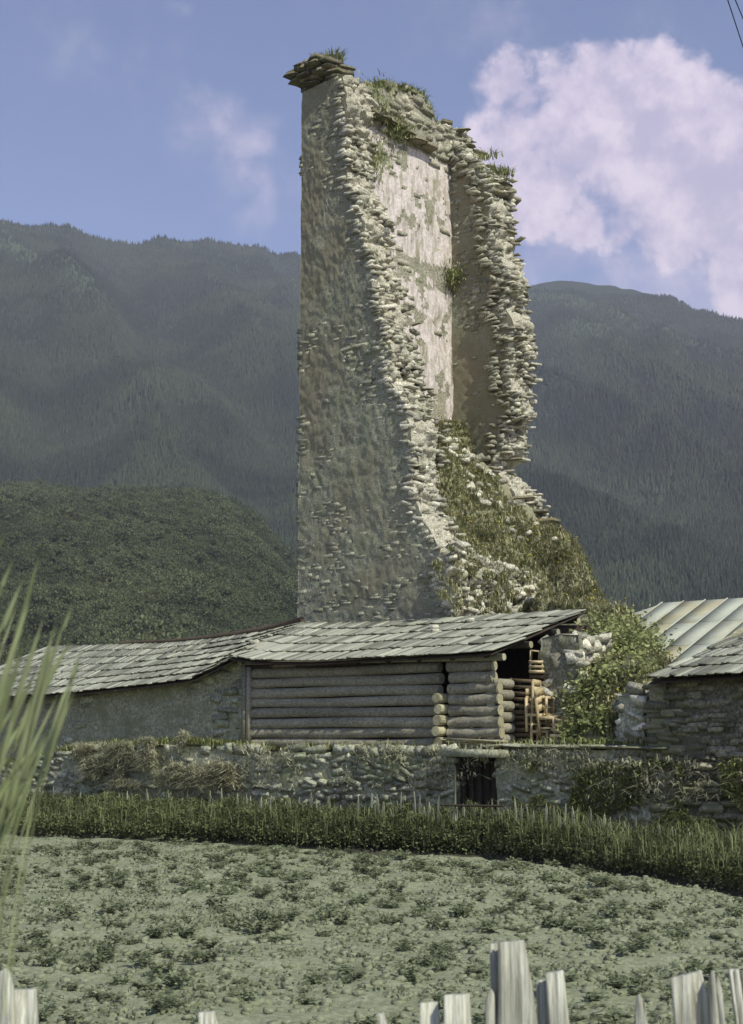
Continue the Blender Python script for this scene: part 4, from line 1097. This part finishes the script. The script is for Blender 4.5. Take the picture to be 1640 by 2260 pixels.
pw(0., 5., VPt(h0, 0, 0), V_, -U, lambda q: htop(h0)+q*.3, 16, 'wall', .4)
hs_ = face_stones(np.array([0, 30.0, 0]), U, -V_, h0, h1, .1, 3.6, .06, .17, .14, .46, (.0, .09), lambda t, z: .85 if z < htop(t)-.05 else 0, .3, .08)
emit_stones(rh, hs_, M['house_stone'], 130)
he = polyfn([vp(x, y, 29.5) for x, y in [(1434, 1503), (1640, 1490), (2100, 1462)]])
D_H = 29.5 + 4.6/V_[1]
hb = he(0) + V_*4.6; zt_h = at(1650, 1410, D_H-6)[2]
ht_ = polyfn([np.array([*(he(s)+V_*4.6)[:2], he(s)[2] + 1.25]) for s in (0, .5, 1)])
roof_boards(rh, he, ht_, 6, .14, M['shingle'], seed=9, maxparts=160, skip=lambda s, j: s < (.012*j + .03*(j > 3)*((j*7) % 3)), ragged=.08, thick=.035)
deck(rh, he, ht_, .03)
for f in (.1, .5):
    p0 = he(0)*(1-f)+ht_(0)*f; p1 = he(1)*(1-f)+ht_(1)*f; q = MB(); d = (p1-p0)/np.linalg.norm(p1-p0); q.tube([p0-d*.15-Z*.12, p1-Z*.12], .07, 8); q.build('purlin', M['old_wood'], rh, True)

# metal roofed house behind
mh = thing('metal_roof_house', 'house behind with a large pale rust streaked sheet metal roof', 'house', at(1560, 1600, 40)*np.array([1, 1, 0]))
rid0 = at(1462, 1332, 42.); 
rid1 = rid0 + U*9; rid1[2] = rid0[2]
dn_ = -V_*5.6 - Z*2.2
eav0 = rid0 + dn_; eav1 = rid1 + dn_
hipc = rid0 - U*2.6 - V_*2.2 - Z*1.15
nst = 13
for k in range(nst):
    f0, f1 = k/nst, (k+1)/nst
    for (ra, rb_, ea, eb) in ((rid0+(rid1-rid0)*f0, rid0+(rid1-rid0)*f1, eav0+(eav1-eav0)*f0, eav0+(eav1-eav0)*f1),):
        for seg_i, (g0, g1) in enumerate(((0, .36), (.355, .7), (.695, 1.0))):
            q = MB(); nrm = np.cross(U, dn_); nrm /= -np.linalg.norm(nrm)
            if nrm[2] < 0: nrm = -nrm
            P = [ra+(ea-ra)*g0, rb_+(eb-rb_)*g0, rb_+(eb-rb_)*g1, ra+(ea-ra)*g1]
            lift = nrm*(.012*(2-seg_i)); P = [p+lift for p in P]
            q.add(P + [p-nrm*.02 for p in P], [(0, 3, 2, 1), (4, 5, 6, 7), (0, 1, 5, 4), (1, 2, 6, 5), (2, 3, 7, 6), (3, 0, 4, 7)])
            q.build('metal_sheet', M['zinc'], mh)
    q = MB(); q.tube([rid0+(rid1-rid0)*f0+nrm*.04, eav0+(eav1-eav0)*f0+nrm*.03], .022, 6); q.build('seam', M['zinc'], mh)
q = MB(); e2 = eav0 - U*2.2
P = [rid0, hipc, e2, eav0]; q.add(P + [p-nrm*.03 for p in P], [(0, 1, 2, 3), (4, 7, 6, 5), (0, 4, 5, 1), (1, 5, 6, 2), (2, 6, 7, 3), (3, 7, 4, 0)]); q.build('hip_sheet', M['zinc'], mh)
q = MB(); q.box(rid0+U*3.4-V_*2.5+Z*(-1.2-rid0[2]/2), (10.5, 5, rid0[2]-1.5), basis(U, V_, Z)); q.build('wall', M['render'], mh)

# ------------------------------------------------------------------ furniture and crates in the open gable
def crate(name, label, c, rz, tilt, size, mat, group=None):
    t = thing(name, label, 'crate', c, group); t.rotation_euler = (tilt[0], tilt[1], rz)
    w, d, h = size
    for sx in (-1, 1):
        for sy in (-1, 1):
            q = MB(); q.box((sx*(w/2-.015), sy*(d/2-.015), h/2), (.03, .03, h)); o = q.build('corner_post', mat); o.parent = t
    nsl = 3
    for k in range(nsl):
        z = h*(.14 + .72*k/(nsl-1))
        for sx in (-1, 1):
            q = MB(); q.box((sx*(w/2+.006), 0, z), (.012, d, h*.2)); o = q.build('slat', mat); o.parent = t
        for sy in (-1, 1):
            q = MB(); q.box((0, sy*(d/2+.006), z), (w, .012, h*.2)); o = q.build('slat', mat); o.parent = t
    q = MB(); q.box((0, 0, .012), (w, d, .014)); o = q.build('base_board', mat); o.parent = t
    return t
def chair(label, c, rz, tilt, s, mat, back=True, slats=2):
    t = thing('wooden_chair' if back else 'wooden_stool', label, 'chair' if back else 'stool', c); t.rotation_euler = (tilt[0], tilt[1], rz)
    w = .40*s; h = .42*s; H = .85*s if back else h
    for sx in (-1, 1):
        for sy in (-1, 1):
            q = MB(); hh = H if (sy > 0 and back) else h
            q.box((sx*w/2, sy*w/2, hh/2), (.055*s, .055*s, hh)); o = q.build('leg', mat); o.parent = t
    q = MB(); q.box((0, 0, h), (w*1.12, w*1.12, .06*s)); o = q.build('seat', mat); o.parent = t
    for sx in (-1, 1):
        q = MB(); q.box((sx*w/2, 0, h*.45), (.025*s, w, .03*s)); o = q.build('stretcher', mat); o.parent = t
    if back:
        for k in range(slats):
            q = MB(); q.box((0, w/2, h + (H-h)*(.5+.42*k)), (w, .03*s, .15*s)); o = q.build('back_rail', mat); o.parent = t
    return t
ur = math.atan2(U[1], U[0]); fl_z = 1.99
def gp_(x, y, w): # pixel on a village plane w metres behind the front wall
    return vp(x, y, D_S + w/V_[1])
def on_floor(x, w, z): p = gp_(x, 1620, w); return np.array([p[0], p[1], z])
cw, cb_ = M['crate_wood'], M['brown_crate']
zz0 = fl_z
for k, (hh, mt, lb_) in enumerate([(.34, cb_, 'brown slatted crate at the bottom of the dark stack beside the log ends'), (.34, cb_, 'brown slatted crate second from the bottom of the dark stack'),
                           (.36, cb_, 'dark crate third up in the stack behind the chairs, tilted slightly'), (.36, cb_, 'topmost dark crate of the stack behind the chairs')]):
    crate('wooden_crate', lb_, on_floor(1163+(-3, 2, -4, 1)[k], .95, zz0), ur+.05*k, (0, .03*(k-1)), (.55, .5, hh), mt, 'crates stacked in the shed gable'); zz0 += hh+.012
zs = fl_z; FL = []
for k, lb_ in enumerate(['dark slatted crate on the ledge behind the pale chairs, bottom of its column', 'dark slatted crate second up, between the dark stack and the leaning chair',
                         'dark slatted crate third up behind the pale chairs', 'dark slatted crate just under the small yellow crate']):
    crate('wooden_crate', lb_, on_floor(1204+(0, 2, -3, -4)[k], .98, zs), ur+.06*k, (0, 0), (.42, .36, .37), cb_, 'crates stacked in the shed gable'); zs += .382
crate('small_crate', 'yellow slatted crate near the top of the furniture pile under the stool', on_floor(1192, .86, zs), ur+.1, (.0, .03), (.30, .28, .27), cw)
chair('small pale stool lying on the very top of the pile', on_floor(1184, .84, zs+.275), ur+.4, (.1, .08), .45, cw, back=False)
zs = fl_z
chair('pale chair standing at the foot of the furniture pile', on_floor(1197, .60, zs), ur+1.75, (0, .04), .84, cw, slats=3)
chair('pale chair stacked second up, its panelled back turned to the light', on_floor(1188, .60, zs+.36), ur+1.5, (.02, -.05), .80, cw, slats=3)
chair('pale chair stacked highest, just below the yellow crate', on_floor(1200, .62, zs+.70), ur+1.6, (.0, .05), .78, cw, slats=2)
chair('pale chair leaning out of the right side of the pile', on_floor(1218, .58, zs+.30), ur+1.62, (0, -.2), .86, cw, slats=3)
crate('slatted_crate', 'pale crate standing on the ledge at the right of the pile', on_floor(1236, .50, fl_z), ur+.15, (0, 0), (.3, .28, .32), cw)
crate('slatted_crate', 'tilted pale crate resting on the lower crate at the right', on_floor(1239, .50, fl_z+.35), ur-.2, (.12, .2), (.28, .26, .3), cw)

# ------------------------------------------------------------------ picket fence in front of the wall, weeds below
D_F = 28.95
pf = thing('picket_fence', 'weathered fence of thin uneven pointed pickets along the foot of the stone wall', 'fence', VPt(0, 0, 0, D_F))
ftop = [(60, 1742), (400, 1745), (700, 1752), (1000, 1752), (1200, 1770), (1350, 1800), (1500, 1830), (1640, 1860), (1800, 1900)]
ftf = lambda x: np.interp(x, [q[0] for q in ftop], [q[1] for q in ftop])
x = 50.; var = []
while x < 1720:
    sp = random.choice([9, 11, 13, 15]) if x > 500 else random.choice([9, 11, 14]); x += sp*(1.1 if x > 1150 else 1)
    if random.random() < .10: continue
    y = ftf(x) + random.uniform(-10, 34)
    dof = D_F + random.uniform(-.05, .05); top = vp(x, y, dof); bot = top*1.0; bot[2] = -.1
    lean = random.gauss(0, .05)*(1 if x < 1100 else 2.0); bot = bot - U*lean*(top[2]+.1)
    w = random.uniform(.022, .06); th_ = .018
    sh = top*.88 + bot*.12
    V = []
    for p, ww in ((bot, w), (sh, w)): V += [p-U*ww/2-V_*th_/2, p+U*ww/2-V_*th_/2, p+U*ww/2+V_*th_/2, p-U*ww/2+V_*th_/2]
    V += [top - V_*th_/2, top + V_*th_/2]
    q = MB(); q.add(V, [(0, 1, 5, 4), (1, 2, 6, 5), (2, 3, 7, 6), (3, 0, 4, 7), (0, 3, 2, 1), (4, 5, 8), (5, 6, 9, 8), (6, 7, 9), (7, 4, 8, 9)]); q.build('picket', M['far_picket'], pf)
for za, zb3 in ((.52, .5), (.25, .2)):
    ra = vp(40, 1800, D_F+.05); rb3 = vp(1720, 1800, D_F+.05); ra[2] = za; rb3[2] = zb3-.25
    q = MB(); q.tube([ra, rb3], .03, 6); q.build('rail', M['far_picket'], pf)
q = MB(); p = vp(1004, 1690, D_F-.1); b2 = p.copy(); b2[2] = 0; q.tube([b2, p], .022, 8); q.build('gate_post', M['far_picket'], pf, True)
q = MB(); q.tube([vp(972, 1777, D_F-.14), vp(1112, 1779, D_F-.14)], .025, 6); q.build('gate_rail', M['old_wood'], pf)

# nettles and weeds between field and fence
n = 150000
xs = rng.uniform(-80, 1760, n); s = rng.random(n)
e_y = np.interp(xs/ (W_PX), [q[0]/W_PX for q in edge_px], [q[1] for q in edge_px])
eg = np.array([[np.interp((x_-820)/F, edge[:, 0]/edge[:, 1], edge[:, c]) for c in (0, 1)] for x_ in xs])
dirn = np.stack([eg[:, 0]/eg[:, 1], np.ones(n)], -1)
# depth of the fence line on the same ray
kk = (xs-820)/F; Dfen = np.array([vp(x_, 1620, D_F)[1] for x_ in (-80, 300, 820, 1300, 1760)]); Dfen = np.interp(xs, (-80, 300, 820, 1300, 1760), Dfen)
depth = eg[:, 1] + .1 + (Dfen + .5 - eg[:, 1])*s
tallf = (1 - .25*np.clip((xs-1100)/300, 0, 1))*np.interp(s, [0, .12, .5, 1], [.42, .62, .76, .84])*(.62+.72*fbm(np.stack([xs*.028, depth*2., xs*0], -1), 4, 71))
hgt = np.maximum(tallf*rng.random(n)**.4, np.where(s < .12, .04, 0))
pts = np.stack([kk*depth, depth, hgt], -1)
pts = pts[(hgt > .05)]
leafmass('weed_hedge', pts, .062, M['weeds'], 'thick band of green nettles and weeds between the field and the picket fence', 'weeds')
hs2 = rng.random(len(pts)) < .05; sp_ = pts[hs2]*1.0; sp_[:, 2] = sp_[:, 2]*.6 + .1
blades('tall_weeds', sp_, .62, M['weeds'], 'thin upright weed stems standing out of the green band by the fence', 'weeds', .25, .008)
# earth bank under the weeds, the shade at their foot painted as dark soil
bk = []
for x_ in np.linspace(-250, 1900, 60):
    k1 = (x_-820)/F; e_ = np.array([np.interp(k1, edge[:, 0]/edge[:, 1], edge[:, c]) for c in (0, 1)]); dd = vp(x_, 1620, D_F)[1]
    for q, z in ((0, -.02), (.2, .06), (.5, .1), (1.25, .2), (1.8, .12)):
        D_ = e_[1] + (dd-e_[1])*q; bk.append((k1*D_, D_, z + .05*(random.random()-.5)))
ii = np.arange(300).reshape(60, 5); tag(link('earth_bank', mesh_np('earth_bank', bk, np.stack([ii[:-1, :-1], ii[1:, :-1], ii[1:, 1:], ii[:-1, 1:]], -1).reshape(-1, 4), M['bank_shade'], True)), kind='structure')
# dry grass hanging over the retaining wall on the left
pts = []
for i in range(9000):
    x_ = random.uniform(165, 520); ph = math.exp(-((x_-385)/70.)**2)
    y_ = random.uniform(1645 - 28*ph, 1745); p = vp(x_, y_, 30.0 - .12 - .35*max(0, (y_-1645)/100)); pts.append(p)
for i in range(2500):
    x_ = random.uniform(500, 1640); y_ = random.uniform(1650, 1740) + (30 if x_ > 1300 else 0); pts.append(vp(x_, y_, 29.85))
pts = np.array(pts); f_ = fbm(pts*2.2, 3, 15) > .47
blades('hanging_dry_grass', pts[f_], .30, M['dry_grass'], 'dry pale grass hanging over the low stone wall at the left', 'dry grass', .8, .014, nrm=(-.2, -.8, -.5))
gp2 = []
for i in range(5000):
    x_ = random.uniform(-60, 1430); y_ = 1650; p = vp(x_, y_, 30.1); t_ = float((p-np.array([0, 30, 0])) @ U); p[2] = wtop(t_)-.02 + 0; p = p + V_*random.uniform(-.1, .3)
    if 560 < x_ < 1250 and random.random() < .85: continue
    gp2.append(p)
blades('wall_top_grass', np.array(gp2), .28, M['grass'], 'tufts of grass growing along the top of the retaining wall', 'grass', .5, .015)
gp3 = []
for i in range(15000):
    x_ = random.uniform(1130, 1700); y_ = random.uniform(1680, 1880); gp3.append(vp(x_, y_, 29.9))
gp3 = np.array(gp3); gp3 = gp3[fbm(gp3*1.5, 3, 25) > .5]
blades('wall_weeds', gp3, .17, M['grass'], 'green and brown weeds rooted in the stone wall under the right house', 'weeds', .8, .014, nrm=(-.2, -.7, -.4))

# ------------------------------------------------------------------ near fence: split planks
def plank(root, x0, x1, ytop, D, slant=0., round_=False, ytop2=None, xb0=None, xb1=None, groove=0):
    """a split board: top edge from (x0,ytop) to (x1,ytop2), bottom edge spreads to xb0..xb1 at the picture's foot"""
    yt2 = ytop if ytop2 is None else ytop2; xb0 = x0 if xb0 is None else xb0; xb1 = x1 if xb1 is None else xb1
    n = 7; m_ = 10; V = []; thk = .028
    A0, A1 = at(x0, ytop, D), at(x1, yt2, D); B0, B1 = at(xb0, 2262, D), at(xb1, 2262, D)
    d0 = (B0-A0)/max(1e-6, (A0[2]-B0[2])); d1 = (B1-A1)/max(1e-6, (A1[2]-B1[2]))
    if A0[2]-B0[2] < .03: d0 = np.array([0, 0, -1.]); d1 = d0
    B0 = A0 + d0*(A0[2]-(.05)); B1 = A1 + d1*(A1[2]-.05)
    seed = random.random()*50
    for side in (0, 1):
        for j in range(m_+1):
            for i in range(n+1):
                f = i/n; g = j/m_; top = A0*(1-f)+A1*f; bt = B0*(1-f)+B1*f
                if round_: top = top - Z*.06*abs(2*f-1)**2.2
                p = top*(1-g) + bt*g
                rel_ = (float(fbm(np.array([f*4+seed, g*1.5, 0.]), 3, 2))-.5)*.028 - (.012 if groove and abs(f-groove) < .08 else 0)
                p = p + np.array([0, (thk if side else -rel_), 0]); V.append(p + np.array([(float(vnoise(np.array([g*9+seed, i*.3, 3.])))-.5)*.012, 0, 0]))
    w = n+1; k2 = (m_+1)*w; Fc = []
    for j in range(m_):
        for i in range(n):
            a = j*w+i; Fc.append((a, a+w, a+w+1, a+1)); Fc.append((a+k2, a+1+k2, a+w+1+k2, a+w+k2))
        Fc.append((j*w, j*w+k2, (j+1)*w+k2, (j+1)*w)); Fc.append((j*w+n, (j+1)*w+n, (j+1)*w+n+k2, j*w+n+k2))
    for i in range(n): Fc.append((i, i+1, i+1+k2, i+k2)); Fc.append((m_*w+i, m_*w+i+k2, m_*w+i+1+k2, m_*w+i+1))
    mb = MB(); mb.add(V, Fc); return mb.build('plank', M['picket'], root)
D_N = 5.0
nf = thing('plank_fence', 'near fence of pale split planks of uneven height, along the bottom of the picture', 'fence', (0.6, D_N, 0))
for a in [(925, 966, 2215), (980, 1033, 2197), (1403, 1428, 2198), (1072, 1092, 2185), (440, 474, 2236), (832, 850, 2238), (20, 78, 2186), (-14, 28, 2140)]:
    plank(nf, a[0], a[1], a[2], D_N + random.uniform(-.05, .05), round_=a[0] in (1403, -14, 1072), ytop2=a[2]-2, xb1=a[1]+7, xb0=a[0]+2)
plank(nf, 1083, 1104, 2084, D_N+.02, ytop2=2082, xb0=1090, xb1=1112)
plank(nf, 1101, 1160, 2081, D_N-.03, ytop2=2076, xb0=1100, xb1=1188, groove=.35)
plank(nf, 1184, 1212, 2166, D_N+.05, ytop2=2163, xb0=1190, xb1=1222)
plank(nf, 1208, 1246, 2150, D_N, ytop2=2142, xb0=1214, xb1=1256)
plank(nf, 1480, 1524, 2160, D_N, ytop2=2150, xb0=1492, xb1=1538)
plank(nf, 1521, 1550, 2150, D_N+.03, ytop2=2142, xb0=1534, xb1=1572)
plank(nf, 1563, 1592, 2144, D_N-.02, round_=True, xb0=1572, xb1=1604)
plank(nf, 1612, 1634, 2140, D_N, xb0=1624, xb1=1650); plank(nf, 1640, 1690, 2148, D_N, xb0=1652, xb1=1700)
for x0_ in range(120, 900, 66):
    if x0_ in (450, 840): continue
    plank(nf, x0_+random.uniform(-8, 8), x0_+44, 2275+random.uniform(0, 30), D_N+random.uniform(-.04, .04))
for za in (.45, .95):
    q = MB(); q.box((0, D_N+.07, za), (6.4, .05, .09)); q.build('rail', M['picket'], nf)

# ------------------------------------------------------------------ tall grass close to the lens, lower left
tg = thing('tall_grass', 'tall pale green seeding grass stalks close to the camera at the left edge', 'grass', at(-120, 2150, 2.8)*np.array([1, 1, 0]))
random.seed(21)
def stalk(x0, y0, x1, y1, D, bend, r=.0021):
    P0, P2_ = at(x0, y0, D), at(x1, y1, D+random.uniform(-.15, .15)); mid = (P0+P2_)/2 + np.array([-bend, 0, bend*.3]); pts_ = []
    for k in range(15):
        t_ = k/14; pts_.append(P0*(1-t_)**2 + 2*mid*t_*(1-t_) + P2_*t_*t_)
    rad = [r*(1.1-.4*k/14) if k < 9 else r*(1.1+1.5*math.sin(min(1, (k-8)/5.5)*PI)) for k in range(15)]; rad[-1] = r*.3
    q = MB(); q.tube(pts_, rad, 6, jit=.9); q.build('stalk', M['stalk'], tg, True)
for tipx, tipy in [(14, 1165), (30, 1230), (95, 1200), (60, 1262), (75, 1298), (20, 1330), (165, 1322), (128, 1362), (100, 1352), (60, 1400), (160, 1408), (118, 1440), (182, 1432), (84, 1470), (40, 1480), (168, 1520), (130, 1530), (90, 1560), (50, 1590), (10, 1420), (5, 1540), (112, 1600), (70, 1650), (30, 1660)]:
    if random.random() < .55: stalk(tipx - random.uniform(140, 230) - 10, 2150 + random.uniform(-120, 150), tipx-random.uniform(5, 30), tipy+random.uniform(20, 90), 2.8+random.uniform(-.35, .6), random.uniform(.02, .12), .0016)
    stalk(tipx - random.uniform(150, 230), 2150 + random.uniform(-120, 150), tipx, tipy, 2.8+random.uniform(-.35, .45), random.uniform(.02, .09))
for i in range(5):
    x1 = random.uniform(-60, 90); y1 = random.uniform(1380, 1720); D = 2.8+random.uniform(-.3, .5)
    P0 = at(x1-random.uniform(60, 190), 2160+random.uniform(-60, 120), D); P2_ = at(x1+random.uniform(0, 60), y1, D)
    m_ = (P0+P2_)/2 + np.array([-.04, 0, .03]); w = random.uniform(.0015, .003); V = []
    for k in range(8):
        t_ = k/7; c = P0*(1-t_)**2+2*m_*t_*(1-t_)+P2_*t_*t_; ww = w*(1-t_**2)+.0004
        V += [c-np.array([ww, 0, 0]), c+np.array([0, -ww*.5, 0]), c+np.array([ww, 0, 0])]
    q = MB(); q.add(V, [f for k in range(7) for f in ((k*3, k*3+1, k*3+4, k*3+3), (k*3+1, k*3+2, k*3+5, k*3+4))]); q.build('blade', M['stalk'], tg)

# ------------------------------------------------------------------ two wires crossing the upper right corner
for (xa, ya, xb, yb, lb_) in [(1603, -10, 1645, 118, 'left of the two thin overhead wires in the upper right corner'), (1618, -12, 1648, 60, 'right of the two thin overhead wires in the upper right corner')]:
    a = at(xa, ya, 14); b3 = at(xb, yb, 15.5); d = b3-a
    pts_ = [a + d*k for k in np.linspace(-9, 12, 22)]
    q = MB(); q.tube(pts_, .006, 6); o = q.build('overhead_wire', M['wire']); tag(o, lb_, 'wire', 'overhead wires')

# ------------------------------------------------------------------ the air
hb_ = MB(); hb_.box((0, 1800, 480), (9000, 5200, 970)); hz = hb_.build('haze', HZ); tag(hz, 'pale haze in the valley air', 'haze', kind='stuff')
